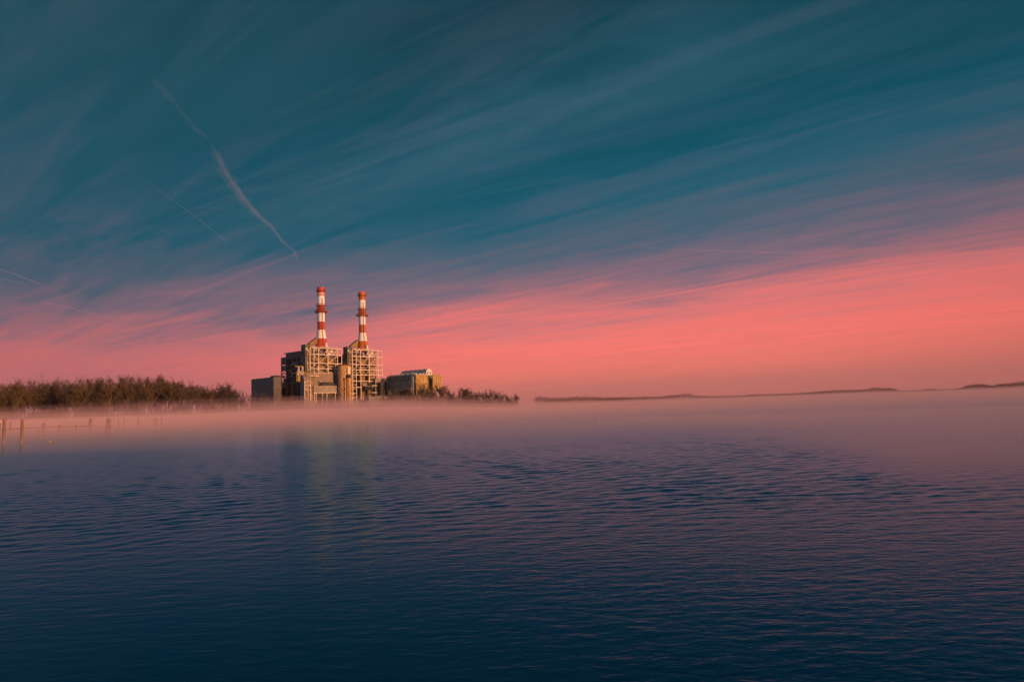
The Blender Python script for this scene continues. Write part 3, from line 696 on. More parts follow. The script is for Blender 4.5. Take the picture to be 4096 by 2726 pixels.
for i, w in enumerate(cw):
    MB().box(UH - .3, UH + .3, w - .3, w + .3, GZ, zL if i == 0 else zB).build('column', M['frame_dk'], th)
for z in levels[:-1]:
    MB().box(UH - .2, UH + .2, cw[4], cw[0], z - .5, z - .05).build('beam', M['frame_dk'], th)
    if z < zB - 1: MB().box(UH + .4, UH + 3.3, cw[4], cw[1], z - .7, z - .15).build('floor', M['inner'], th)
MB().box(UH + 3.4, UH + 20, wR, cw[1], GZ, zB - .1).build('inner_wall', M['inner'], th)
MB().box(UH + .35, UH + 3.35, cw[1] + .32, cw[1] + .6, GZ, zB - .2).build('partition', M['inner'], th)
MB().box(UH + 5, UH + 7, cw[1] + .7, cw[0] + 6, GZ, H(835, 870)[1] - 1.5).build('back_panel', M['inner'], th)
MB().box(UH - .2, UH + .2, cw[1], cw[0], zL - .5, zL).build('beam', M['frame_dk'], th)
zp1, zp2, zp3 = H(835, 632)[1], H(835, 752)[1], H(835, 865)[1]
MB().box(UH + .25, UH + 5, cw[1] + .1, cw[0] - .1, zp1 + .1, zL - .4).build('louver_panel', M['hall'], th)
MB().box(UH + .25, UH + 5, cw[1] + .1, cw[0] - .1, zp2, zp1 - .6).build('louver_panel', M['dark'], th)
MB().box(UH + .1, UH + .3, H(828, 700)[0], H(848, 700)[0], H(838, 715)[1], H(838, 682)[1]).build('window', M['white'], th)
MB().bar((UH, cw[1], zp3), (UH, cw[0], zp2), .13).bar((UH, cw[0], zp3), (UH, cw[1], zp2), .13).build('brace', M['frame_dk'], th)
MB().bar((UH, cw[1], levels[5]), (UH, cw[0], zp3), .13).bar((UH, cw[0], levels[5]), (UH, cw[1], zp3), .13).build('brace', M['frame_dk'], th)
for i in (2, 3): # roof trusses in the open top storey
    wa, wb = cw[i], cw[i + 1]
    MB().bar((UH + .5, wa, zB - 1), (UH + .5, (wa + wb) / 2, zB - 3.3), .12).bar((UH + .5, wb, zB - 1), (UH + .5, (wa + wb) / 2, zB - 3.3), .12).bar((UH + .5, wa, zB - 3.3), (UH + .5, wb, zB - 3.3), .14).build('truss', M['frame_dk'], th)
a, b_ = H(1090, 650), H(1122, 600)
MB().box(UH - 1.2, UH + .6, a[0], b_[0], a[1], b_[1]).build('cabinet', M['box'], th)
rnd = random.Random(11)
for i in range(16):
    w = rnd.uniform(cw[3], cw[1]); z = rnd.choice(levels[1:6]); 
    MB().box(UH - .1, UH + rnd.uniform(1, 3), w, w + rnd.uniform(1, 3), z - .1, z + rnd.uniform(.6, 2.2)).build('machine', rnd.choice((M['dark'], M['frame_dk'], M['dark'], M['pipe'])), th)

# building behind, between the two towers
a = lit(z4(115, 338), 14); b_ = lit(z4(300, 332), 14)
th = thing('boiler_annex', 'dark flat-roofed building seen between the two boiler towers', 'industrial building', ((a[0] + b_[0]) / 2, 18, GZ))
MB().box(a[0] - 2, b_[0], 14, 26, GZ, a[1]).build('wall', M['dark'], th)
MB().box(a[0] - 2.3, b_[0] + .2, 13.7, 26.3, a[1], a[1] + .5).build('roof', M['frame_dk'], th)
p = lit(z4(190, 272), 13.6); MB().bar((p[0], 13.6, GZ + 20), (p[0], 13.6, p[1]), .2, n=6).build('vent_pipe', M['frame_dk'], th)

# ------------------------------------------------------------------ shed at the far left of the plant
WS = 8.0; US = lit(z2(612, 905), WS)[0]; UE_ = lit(z2(778, 905), WS)[0]
th = thing('clad_shed', 'tall windowless grey-brown clad shed at the left end of the plant', 'industrial shed', (US + 3, WS + 14, GZ))
wSL = shd(z2(135, 950), US)[0]; zs_ = shd(z2(612, 905), US)[1]
MB().box(US, UE_, WS, wSL, GZ, zs_).build('wall', M['shed'], th)
MB().box(US - .18, UE_ + .2, WS - .18, wSL + .18, zs_, zs_ + .35).build('roof_trim', M['frame_dk'], th)
uq = lit(z2(600, 880), WS + 6)[0]
rf = MB(); zr = lit(z2(600, 868), WS + 6)[1]; ur_ = lit(z2(782, 868), WS + 6)[0]
rf.box(uq - .4, ur_, WS + 1.5, WS + 9, zr - 1.5, zr).build('upper_roof', M['dark'], th)
MB().box(uq + .6, ur_ - .8, WS + 2.2, WS + 8, zs_ + .35, zr - 1.5).build('clerestory', M['frame_dk'], th)
MB().bar((US + .4, wSL - .8, zs_), (US + .4, wSL - .8, zs_ + 1.4), .12).build('lamp_post', M['white'], th)

# ------------------------------------------------------------------ clad casing wall and box below the left tower
a = lit(z2(1470, 812), -1.6); c_ = lit(z2(1982, 812), -1.6)
th = thing('casing_building', 'broad pale ribbed casing wall below the left steel frame, left of the rusty silo', 'industrial building', ((a[0] + c_[0]) / 2, 0, GZ))
MB().box(a[0], c_[0], -1.6, -.4, GZ, a[1]).build('wall', M['wall'], th)
MB().box(a[0] - .1, c_[0] + .1, -1.75, -.35, a[1], a[1] + .25).build('coping', M['frame'], th)
p = lit(z2(1920, 1078), -3.2); q_ = lit(z2(1978, 1008), -3.2)
MB().box(p[0], q_[0], -3.4, -1.62, p[1] - 3, q_[1]).build('hatch_box', M['box'], th)
p0, p1 = lit(z2(1560, 1080), -1.7), lit(z2(1600, 985), -1.7)
MB().box(p0[0], p0[0] + .6, -2.3, -1.62, p0[1], p1[1]).bar((p0[0] + 1.2, -2, p0[1]), (p0[0] + 1.2, -2, p1[1]), .1).build('meter_box', M['frame_dk'], th)
q = MB(); zr = p0[1] + .2; u = a[0] + 1
while u < c_[0] - 1:
    q.bar((u, -4.4, zr), (u, -4.4, zr + 1.2), .05); u += 1.6
# dark arched slab in front of the wall, standing in for a cast shadow
pc = lit(z2(1770, 1080), -3.0); pw = lit(z2(1915, 1080), -3.0)[0] - lit(z2(1612, 1080), -3.0)[0]; ph = lit(z2(1770, 1004), -3.0)[1] - pc[1]
ua = lit(z2(1612, 1080), -3.0)[0]
arch = [(ua, pc[1] - 2), (ua, pc[1] + ph * .5), (ua + pw * .05, pc[1] + ph * .85), (ua + pw * .2, pc[1] + ph)] + \
       [(ua + pw * (.62 + .38 * math.sin(R(t))), pc[1] + ph * math.cos(R(t))) for t in range(0, 91, 15)] + [(ua + pw, pc[1] - 2)]
MB().prism_w(arch, -4.2, -1.65).build('arched_shadow_slab', M['dark'], th)
a2 = lit(z2(1470, 1082), -5.5); c2 = lit(z2(1982, 1222), -5.5)
th = thing('panelled_box', 'long grey panelled box raised on legs in front of the casing wall', 'industrial building', ((a2[0] + c2[0]) / 2, -5, GZ))
MB().box(a2[0], c2[0], -5.5, -1.8, c2[1], a2[1]).build('box', M['box'], th)
MB().box(a2[0] - .1, c2[0] + .1, -5.6, -1.7, c2[1] - .45, c2[1]).build('edge_beam', M['frame'], th)
for x in (1490, 1525, 1660, 1755, 1935):
    u = lit(z2(x, 1260), -5.2)[0]; MB().box(u - .22, u + .22, -5.3, -4.86, GZ, c2[1] - .45).build('leg', M['frame'], th)
MB().box(a2[0] + 1, c2[0] - 1, -3.4, -2.2, GZ, c2[1] - 1.5).build('back_wall', M['inner'], th)

# ------------------------------------------------------------------ rusty silo
wT = -8.0
pl, pr_ = lit(z2(1985, 700), wT), lit(z2(2268, 700), wT)
uc = (pl[0] + pr_[0]) / 2; ztk = lit(z2(2125, 655), wT)[1]
Yc = O.y + su * uc + cu * wT; rT = (2268 - 1985) / 5.3545 / 2 * Yc / F
th = thing('storage_silo', 'tall rusty silo with a low cone roof between the two boiler towers', 'silo', (uc, wT, GZ))
MB().lathe(uc, wT, [(rT, GZ)] + [(rT, GZ + (ztk - GZ) * i / 8) for i in range(1, 9)], 48).build('shell', M['rust'], th, True)
MB().lathe(uc, wT, [(rT + .25, ztk), (rT + .25, ztk + .2), (rT * .5, ztk + 1.1), (.3, ztk + 1.7), (.3, ztk + 2.2)], 40).build('roof', M['rustroof'], th, True)
for z in [ztk - 1.2, ztk - 8, ztk - 15, ztk - 22]:
    MB().lathe(uc, wT, [(rT - .1, z), (rT + .14, z), (rT + .14, z + .25), (rT - .1, z + .25)], 40).build('hoop', M['rust'], th, True)
dirv = Vector((0 - (O.x + cu * uc - su * wT), 0 - Yc)).normalized()   # from silo to the river
du_, dw_ = cu * dirv.x + su * dirv.y, -su * dirv.x + cu * dirv.y
tu_, tw_ = -dw_, du_                                                 # to the right as seen from the river
def sp(off, out, z): 
    dd = math.sqrt(max(0, rT * rT - min(abs(off), rT * .98) ** 2)) + out
    return (uc + tu_ * off + du_ * dd, wT + tw_ * off + dw_ * dd, z)
if tu_ * cu - 0 < 0: pass
for off in (rT * .35, rT * .62):
    MB().bar(sp(off, .7, GZ), sp(off, .7, ztk - 8.2), .16).build('mast', M['ladder'], th)
q = MB(); z = GZ + 1; k = 0
while z < ztk - 9:
    a_, b_ = (rT * .35, rT * .62) if k % 2 else (rT * .62, rT * .35)
    q.bar(sp(a_, .7, z), sp(b_, .7, z + 2.2), .10); q.bar(sp(rT * .35, .7, z), sp(rT * .62, .7, z), .10); z += 2.2; k += 1
q.build('mast_bracing', M['ladder'], th)
for off, r_ in ((.08, .55), (.47, .42)):
    MB().bar(sp(rT * off, .5, GZ), sp(rT * off, .5, ztk - 9), r_, n=10).build('riser_pipe', M['rust'], th, True)
# cabin hung near the top, right side
v0 = sp(rT * .58, .5, ztk - 1.5)
MB().box(v0[0] - 1.1, v0[0] + 1.1, v0[1] - .9, v0[1] + .9, ztk - 6.5, ztk - 1.2).build('lift_cabin', M['frame'], th)
MB().box(v0[0] - 1.6, v0[0] + 1.2, v0[1] - 1.2, v0[1] + 1.0, ztk - 9.4, ztk - 6.9).build('hoist_housing', M['inner'], th)
for k in range(9):
    q = MB(); z0_ = GZ + 1 + k * 2.4
    for i in range(6):
        o1, o2 = -rT * .75 + i * rT * .12, -rT * .75 + (i + 1) * rT * .12
        q.bar(sp(o1, .25, z0_ + i * .35), sp(o2, .25, z0_ + (i + 1) * .35), .13)
    q.build('stair_flight', M['frame'], th)

# ------------------------------------------------------------------ elbow ducts left of the casing wall
ue = lit(z2(1265, 1100), -9)[0]; ue2 = lit(z2(1345, 900), -9)[0]
wfr = -9.0; wbk = shd(z2(1186, 1100), ue)[0]; ztE = shd(z2(1190, 850), ue)[1]
th = thing('elbow_duct', 'tall grey duct with a rounded shoulder, left of the framed platform at the plant front', 'duct', (ue + 3, (wfr + wbk) / 2, GZ))
rE = min(abs(wbk - wfr) * .92, 5)
prof = [(wfr, GZ), (wfr, ztE - rE)] + [(wfr + rE * (1 - math.cos(R(t))), ztE - rE + rE * math.sin(R(t))) for t in range(10, 91, 10)] + [(wbk + 2, ztE), (wbk, ztE - .1), (wbk, GZ)]
prof = [(wfr, GZ), (wfr, ztE - rE)] + [(wfr + rE * (1 - math.cos(R(t))), ztE - rE + rE * math.sin(R(t))) for t in range(10, 91, 10)] + [(wbk, ztE), (wbk, GZ)]
MB().prism_u(prof, ue, ue2 + 3.4).build('duct_shell', M['wall'], th)
for k in range(5):
    z = GZ + 3 + k * 3.6
    MB().box(ue - .12, ue2 + 3.5, wfr - .12, wbk + .12, z, z + .3).build('stiffener', M['frame_dk'], th)
# pipe frame on the face
a = lit(z2(1275, 985), -9.9); c_ = lit(z2(1400, 1158), -9.9)
th = thing('pipe_rack', 'pale braced steel rack standing in front of the elbow duct', 'steel rack', ((a[0] + c_[0]) / 2, -9.9, GZ))
for u in (a[0], c_[0]): MB().box(u - .2, u + .2, -10.1, -9.7, GZ, a[1]).build('column', M['frame'], th)
zm = lit(z2(1275, 1068), -9.9)[1]
for z in (a[1], zm, c_[1]): MB().box(a[0] + .2, c_[0] - .2, -10.15, -9.65, z - .4, z).build('beam', M['frame'], th)
MB().bar((a[0], -9.9, a[1] - .4), (c_[0], -9.9, zm), .12).build('brace', M['frame'], th)
MB().bar((a[0], -9.9, c_[1]), (c_[0], -9.9, zm - .4), .12).build('brace', M['frame'], th)
for i in range(5):
    z = c_[1] - 1 - i * 1.2; MB().box(a[0] + .8 + (i % 2), a[0] + 2.8 + (i % 3) * .6, -10.3, -9.4, z - .7, z).build('valve_box', M['pipe'], th)
# second rounded duct behind
a = lit(z2(1255, 800), -3.5); c_ = lit(z2(1452, 800), -3.5); zt_ = lit(z2(1330, 765), -3.5)[1]
th = thing('round_backed_duct', 'rounded tan duct rising behind the elbow duct, below the dark stair shaft', 'duct', ((a[0] + c_[0]) / 2, -1, GZ))
r_ = 4.5
prof = [(-4.2, GZ), (-4.2, zt_ - r_)] + [(-4.2 + r_ * (1 - math.cos(R(t))), zt_ - r_ + r_ * math.sin(R(t))) for t in range(10, 91, 10)] + [(.8, zt_), (.8, GZ)]
MB().prism_u(prof, a[0], c_[0]).build('duct_shell', M['duct'], th)
# gantry walkway in front of it
a = lit(z2(1340, 862), -6.5); c_ = lit(z2(1580, 872), -6.5)
th = thing('walkway', 'pale railed walkway sticking out in front of the casing wall', 'walkway', ((a[0] + c_[0]) / 2, -6.2, a[1] - .4))
MB().box(a[0], c_[0], -6.9, -5.5, a[1] - .5, a[1]).build('deck', M['frame'], th)
q = MB(); u = a[0] + .1
while u <= c_[0]:
    q.bar((u, -6.85, a[1]), (u, -6.85, a[1] + 1.2), .06); u += 1.35
q.bar((a[0], -6.85, a[1] + 1.2), (c_[0], -6.85, a[1] + 1.2), .06); q.build('railing', M['frame'], th)
MB().bar((a[0] + 2.2, -6.2, a[1] - .5), (a[0] + .6, -1.8, a[1] - 4), .12).bar((c_[0] - 1.5, -6.2, a[1] - .5), (c_[0] - 1.5, -1.7, a[1] - .45), .12).build('bracket', M['frame'], th)

# ------------------------------------------------------------------ yellow crane frame and the pipes under it
wc = -7.0
P = lambda x, y: lit(z2(x, y), wc)
a, c_ = P(1072, 666), P(1245, 668)
th = thing('crane_frame', 'yellow-topped A-frame gantry on the ducts left of the plant centre', 'gantry', (P(1165, 850)[0], wc, P(1165, 850)[1]))
MB().box(a[0], c_[0], wc - .35, wc + .35, a[1] - .25, a[1] + .25).build('jib', M['yellow'], th)
for (x0, y0, x1, y1) in ((1145, 672, 1120, 850), (1150, 672, 1185, 860), (1240, 672, 1245, 845), (1228, 672, 1205, 845)):
    p, q_ = P(x0, y0), P(x1, y1); MB().bar((p[0], wc, p[1]), (q_[0], wc, q_[1]), .18).build('leg', M['white'], th)
p, q_ = P(1130, 760), P(1170, 760); MB().bar((p[0], wc, p[1]), (q_[0], wc, q_[1]), .13).build('cross_bar', M['white'], th)
th = thing('pipe_cluster', 'tangle of yellowed pipes and valves below the crane frame', 'pipes', (P(1165, 1000)[0], wc + 1, GZ))
for (x, y0, y1, r_) in ((1162, 740, 990, .55), (1125, 800, 990, .3), (1185, 860, 1000, .35)):
    p, q_ = P(x, y0), P(x, y1); MB().bar((p[0], wc + 1, p[1]), (q_[0], wc + 1, q_[1]), r_, n=10).build('riser_pipe', M['yellow'], th, True)
for (x0, x1, y, r_) in ((1100, 1245, 795, .35), (1110, 1255, 845, .3), (1130, 1190, 900, .28), (1115, 1180, 945, .3)):
    p, q_ = P(x0, y), P(x1, y); MB().bar((p[0], wc + .8, p[1]), (q_[0], wc + .8, q_[1]), r_, n=8).build('cross_pipe', M['pipe'], th, True)
rnd = random.Random(4)
for i in range(8):
    p = P(rnd.uniform(1100, 1230), rnd.uniform(790, 850)); MB().box(p[0], p[0] + .9, wc - .2, wc + .7, p[1], p[1] + .8).build('valve', M['white'] if i % 2 else M['pipe'], th)
# lower dark annex with columns (below the turbine hall)
UA = UH - 7
def A(x, y): return shd(z2(x, y), UA)
wa, wb = A(905, 1150)[0], A(1175, 1150)[0]; za = A(1040, 1090)[1]
th = thing('pump_house', 'low dark annex with rusty columns in front of the turbine hall', 'industrial building', (UA + 3, (wa + wb) / 2, GZ))
MB().box(UA + .5, UA + 6.4, wa, wb, GZ, za).build('wall', M['inner'], th)
MB().box(UA + .2, UA + 6.5, wa + .2, wb - .2, za, za + .5).build('roof', M['dark'], th)
for x in (905, 1015, 1130):
    w = A(x, 1150)[0]; MB().box(UA - .2, UA + .2, w - .25, w + .25, GZ, A(x, 1015)[1]).build('column', M['yellow'] if x == 1015 else M['frame_dk'], th)
MB().box(UA - .1, UA + .1, wa, wb, za + 1.9, za + 2.3).build('beam', M['frame_dk'], th)
for (x0, x1, y0, y1, m_) in ((985, 1115, 1000, 885, 'dark'), (1060, 1118, 935, 870, 'wall'), (1020, 1130, 1005, 940, 'hall'), (890, 985, 950, 800, 'inner')):
    p, q_ = A(x0, y0), A(x1, y1); MB().box(UA + .3, UA + 4.5, p[0], q_[0], p[1], q_[1]).build('cabin', M[m_], th)
# white vessels and pipework between the shed and the hall
wv = cw[0] - 3
V_ = lambda x, y: lit(z2(x, y), wv)
th = thing('vessel_group', 'cluster of pale round vessels and bent pipes between the shed and the turbine hall', 'tanks', (V_(820, 1100)[0], wv, GZ))
for (x, y, r_) in ((790, 1035, 1.1), (830, 1070, 1.4), (860, 1040, 1.0), (870, 1095, 1.3), (775, 1080, .9), (812, 1105, 1.2)):
    p = V_(x, y); MB().lathe(p[0], wv, [(.05, p[1] - r_)] + [(r_ * math.cos(R(t)), p[1] + r_ * math.sin(R(t))) for t in range(-75, 76, 15)] + [(.05, p[1] + r_)], 16).build('vessel', M['white'] if r_ > 1 else M['pipe'], th, True)
for (pts) in (((745, 1120), (745, 1030), (790, 1022)), ((690, 1225), (690, 1105), (715, 1085)), ((710, 1215), (712, 1120)), ((640, 1215), (642, 1140), (690, 1135)), ((885, 1110), (885, 1020), (860, 1030)), ((780, 1020), (860, 1028)), ((680, 1290), (682, 1155))):
    MB().path([(V_(*p)[0], wv - .8, V_(*p)[1]) for p in pts], .28, 8).build('bent_pipe', M['pipe'], th, True)
p, q_ = V_(740, 1215), V_(880, 1130); MB().box(p[0], q_[0], wv, wv + 4, GZ, q_[1]).build('plinth', M['dark'], th)

# ------------------------------------------------------------------ annexes at the foot of the right tower
P = lambda x, y, w: lit(z4(x, y), w)
wq = -3.0
a, c_ = P(858, 775, wq), P(1042, 775, wq)
th = thing('switch_house', 'flat grey block with a sunlit face, at the foot of the right boiler tower', 'industrial building', ((a[0] + c_[0]) / 2, wq + 3, GZ))
wl = shd(z4(793, 850), a[0])[0]
MB().box(a[0], c_[0], wq, max(wl, wq + 4), GZ, a[1]).build('wall', M['box'], th)
MB().box(a[0] - .1, c_[0] + .1, wq - .12, max(wl, wq + 4) + .1, a[1], a[1] + .3).build('coping', M['frame_dk'], th)
for y in (905, 1046):
    z = P(860, y, wq - 1)[1]; p, q_ = P(787, y, wq - 1), P(937, y, wq - 1)
    MB().box(p[0], q_[0], wq - 1.2, wq - .1, z - .35, z + .15).build('ledge', M['white'], th)
p, q_ = P(920, 1030, wq - 2), P(1078, 850, wq - 2)
th = thing('dark_cabin', 'near-black cabin in front of the grey block beside the right tower', 'industrial building', ((p[0] + q_[0]) / 2, wq - 3, GZ))
MB().box(p[0], q_[0], wq - 4.6, wq - 1.3, GZ, q_[1]).build('wall', M['dark'], th)
MB().box(p[0] - .1, q_[0] + .1, wq - 4.7, wq - 1.25, q_[1], q_[1] + .3).build('roof', M['frame_dk'], th)
th = thing('bent_pipes', 'row of bent pipes rising over the dark cabin towards the precipitator', 'pipes', (P(1040, 900, wq)[0], wq - 2.9, GZ))
for i, x in enumerate((1015, 1035, 1055)):
    z0_ = P(x, 850, wq - 3)[1]; zt_ = P(x, 778 + i * 8, wq - 3)[1]; u = P(x, 850, wq - 3)[0]
    MB().path([(u, wq - 3, z0_ - 12), (u, wq - 3, zt_ - 1), (u + 1, wq - 3, zt_), (u + 8, wq - 3.5, zt_ + .2)], .22, 8).build('bent_pipe', M['frame_dk'], th, True)
wq = -1.5
for k, (x0, y0, x1, y1, m_, lb) in enumerate(((605, 930, 720, 855, 'wall', 'small tan clad box inside the foot of the right tower'), (715, 905, 785, 855, 'inner', 'small black box beside the tan box in the right tower'), (650, 1000, 800, 925, 'inner', 'wide black hopper bay low in the right tower'))):
    p, q_ = P(x0, y0, wq - k), P(x1, y1, wq - k)
    th = thing('equipment_house', lb, 'equipment box', ((p[0] + q_[0]) / 2, wq - k + .5, GZ))
    MB().box(p[0], q_[0], wq - k, wq - k + 2.2, p[1], q_[1]).build('wall', M[m_], th)
    MB().box(p[0] - .1, q_[0] + .1, wq - k - .1, wq - k + 2.3, q_[1], q_[1] + .2).build('roof', M['frame_dk'], th)
    for u in (p[0] + .2, q_[0] - .2): MB().bar((u, wq - k + 1, GZ), (u, wq - k + 1, p[1]), .18).build('leg', M['frame_dk'], th)
p, q_ = P(375, 1080, -5), P(445, 1068, -5)
th = thing('pipe_trestle', 'two small pale trestles in the mist right of the silo', 'trestle', ((p[0] + q_[0]) / 2, -5, GZ))
for y in (1073, 1160):
    z = P(400, y, -5)[1]; MB().box(p[0], q_[0], -5.4, -4.6, z - .2, z + .2).build('beam', M['white'], th)
for u in (p[0] + .3, q_[0] - .3): MB().box(u - .15, u + .15, -5.15, -4.85, GZ, P(400, 1073, -5)[1] - .2).build('leg', M['frame_dk'], th)
p, q_ = P(722, 1185, -12), P(1088, 1112, -12)
th = thing('low_wall', 'low pale block wall half lost in mist below the right tower', 'wall', ((p[0] + q_[0]) / 2, -12, GZ))
MB().box(p[0], q_[0], -12.4, -11.8, GZ, q_[1] - .6).build('blocks', M['concrete'], th)
MB().box(p[0] + 8, q_[0] - 2, -12.3, -11.9, q_[1] - .6, q_[1]).build('coping', M['concrete'], th)

# ------------------------------------------------------------------ precipitator building on the right
cR = at(*z4(1675, 800), 520); rel = Vector((cR.x - O.x, cR.y - O.y))
UP = cu * rel.x + su * rel.y; WP = -su * rel.x + cu * rel.y
Sd = lambda x, y: shd(z4(x, y), UP); Lt = lambda x, y, w=0: lit(z4(x, y), WP + w)
zt = Sd(1675, 690)[1]; zbm = Lt(1690, 992)[1]; wbk = Sd(1085, 800)[0]
u1, u2, u3 = Lt(1918, 800)[0], Lt(2012, 800)[0], Lt(2190, 800)[0]
th = thing('precipitator_building', 'long panelled building on legs with a barrel roof vent, right of the towers', 'industrial building', ((UP + u3) / 2, WP + 15, GZ))
MB().box(UP, u1, WP + .02, wbk, zbm, zt).build('wall', M['precip'], th)
MB().box(UP + .15, u1 - .1, WP - .12, WP, zbm + .2, zt - .1).build('end_wall', M['precip_end'], th)
MB().box(u1 + .01, u2, WP + 3.6, wbk, zbm, zt - 1).build('recess_wall', M['dark'], th)
MB().prism_w([(u1 + .01, zt - .2), (u2 - .6, zt - .2), (u2 - .6, zt - 3.2), (u1 + .6, zt - 1.4)], WP + .4, WP + 3.5).build('hood', M['hall'], th)
MB().box(u2, u3, WP + .3, wbk - 3, zbm, zt + .6).build('second_block', M['precip_end'], th)
MB().box(UP - .3, u3 + .3, WP - .6, WP + 1.2, zbm - .7, zbm - .02).build('platform_beam', M['frame_dk'], th)
MB().box(UP - .3, UP + 1.0, WP + 1.25, wbk, zbm - .7, zbm - .02).build('platform_beam', M['frame_dk'], th)
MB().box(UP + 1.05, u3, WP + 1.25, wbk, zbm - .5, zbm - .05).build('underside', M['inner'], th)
for x in (1690, 1850, 1942, 2050, 2188):
    u = Lt(x, 1060)[0]
    for w in (WP + .2, WP + 14):
        MB().box(u - .25, u + .25, w - .25, w + .25, GZ, zbm - .7).build('leg', M['frame'] if w < WP + 1 else M['frame_dk'], th)
for k in range(5):
    w = WP + 6 + k * 6; MB().box(UP - .05, UP + .45, w - .25, w + .25, GZ, zbm - .7).build('leg', M['frame_dk'], th)
for k in range(4):
    w0 = WP + 1 + k * 8
    MB().prism_u([(w0, zbm - .75), (w0 + 7, zbm - .75), (w0 + 4.2, zbm - 6), (w0 + 2.8, zbm - 6)], UP + 1.5, UP + 9).build('ash_hopper', M['duct'], th)
Lp = wbk - WP
for k in range(10):   # buttresses under the eaves with a dark eave band
    w = WP + 1.2 + k * (Lp - 3) / 9.0
    MB().box(UP - .55, UP - .02, w - .18, w + .18, zt - 4.2, zt + .7).build('buttress', M['frame_dk'], th)
    MB().bar((UP - .3, w + .3, zt - 4.2), (UP - .3, w - 1.3, zt - 6.2), .1).build('stay', M['frame'], th)
MB().box(UP - .42, UP - .03, WP + .6, wbk - 1, zt - 4.6, zt - 4.2).build('eave_walkway', M['frame_dk'], th)
q = MB()
w = WP + 1
while w < wbk - 1: q.bar((UP - .5, w, zt), (UP - .5, w, zt + 1.1), .05); w += 1.8
q.bar((UP - .5, WP + 1, zt + 1.1), (UP - .5, wbk - 1, zt + 1.1), .05); q.build('railing', M['frame'], th)
for k in range(16):
    w = WP + 1 + k * (Lp - 2) / 16; MB().box(UP + .5, UP + 2, w, w + 1.1, zt + .02, zt + 1.1 + (k % 3) * .25).build('insulator_box', M['white'], th)
for k in range(7):
    u = UP + 3 + k * 1.5; MB().box(u, u + .8, WP + .4, WP + 1.6, zt + .02, zt + .9 + (k % 2) * .4).build('insulator_box', M['white'], th)
# stair tower on the corner of the long side
for (x, w_) in ((1640, None), (1128, None)):
    w = Sd(x, 850)[0]
    q = MB()
    for dw in (-.8, .8): q.bar((UP - 1.6, w + dw, GZ), (UP - 1.6, w + dw, zt - 1.5), .12)
    z = GZ + 1
    while z < zt - 2: q.bar((UP - 1.6, w - .8, z), (UP - 1.6, w + .8, z), .09); q.bar((UP - 1.6, w - .8, z), (UP - 1.6, w + .8, z + 2.8), .07); z += 2.8
    q.build('stair_tower', M['frame'], th)
# barrel vent: a vault on the roof running back from the end
pv0, pv1 = Lt(1872, 680, .8), Lt(1992, 680, .8); zv0 = pv0[1]; zv1 = Lt(1930, 574, .8)[1]; rv = (pv1[0] - pv0[0]) / 2; uc_ = (pv0[0] + pv1[0]) / 2
zc = zv1 - rv
vp = [(uc_ - rv, zv0 - .8)] + [(uc_ - rv * math.cos(R(t)), zc + rv * math.sin(R(t))) for t in range(0, 181, 12)] + [(uc_ + rv, zv0 - .8)]
vl = MB().prism_w(vp, WP + .8, WP + .8 + Lp * .86).build('barrel_vent', M['vault'], th, True)
MB().prism_w([((x - uc_) * 1.03 + uc_, (z - zc) * 1.03 + zc) for x, z in vp], WP + .55, WP + .79).build('vent_gable', M['white'], vl, base=th['_b'])
for du in (-.5, .42):
    u = uc_ + rv * du
    MB().box(u - rv * .2, u + rv * .2, WP + .45, WP + .54, zc - rv * .28, zc + rv * .12).build('louver', M['louver'], vl, base=th['_b'])
for k in range(5):
    w = WP + 4 + k * 5.4
    MB().lathe(uc_ - rv * .55, w, [(.3, zc + rv * .78), (.3, zc + rv * .95), (.55, zc + rv * .95), (.5, zc + rv * 1.05)], 10).build('cowl', M['ladder'], vl, base=th['_b'])
p = Sd(1142, 700); zk = Sd(1142, 650)[1]
MB().lathe(UP + 1.5, p[0], [(.5, zt - .3), (.5, zt + 2.2), (.35, zt + 2.5), (.35, zk)], 12).build('stack_pipe', M['yellow'], th, True)
p = Sd(1085, 760)
MB().lathe(UP + 2.2, wbk + .2, [(2.3, zbm), (2.3, zt - 2), (1.8, zt - .8), (.3, zt - .4)], 20).build('corner_tank', M['duct'], th, True)
MB().path([(UP, wbk + 1, zt - 3.2), (UP - 1, wbk + 5, zt - 3.6), (UP - 1.5, wbk + 14, zt - 5)], .5, 8).build('feed_pipe', M['frame_dk'], th)
for k in range(5):
    z = zt - 1 - k * 2.7; MB().lathe(u3 + .3, WP + .6, [(.1, z), (.5, z + .2), (.5, z + .8), (.1, z + 1)], 10).build('valve', M['white'], th)
rnd = random.Random(8)
for k in range(7):
    w = WP + rnd.uniform(2, Lp - 4); MB().lathe(UP - .8, w, [(.3, zbm - .1), (.45, zbm + .3), (.45, zbm + 1.2), (.3, zbm + 1.5)], 10).bar((UP - .8, w, GZ), (UP - .8, w, zbm), .12).build('rapper_post', M['white'], th)

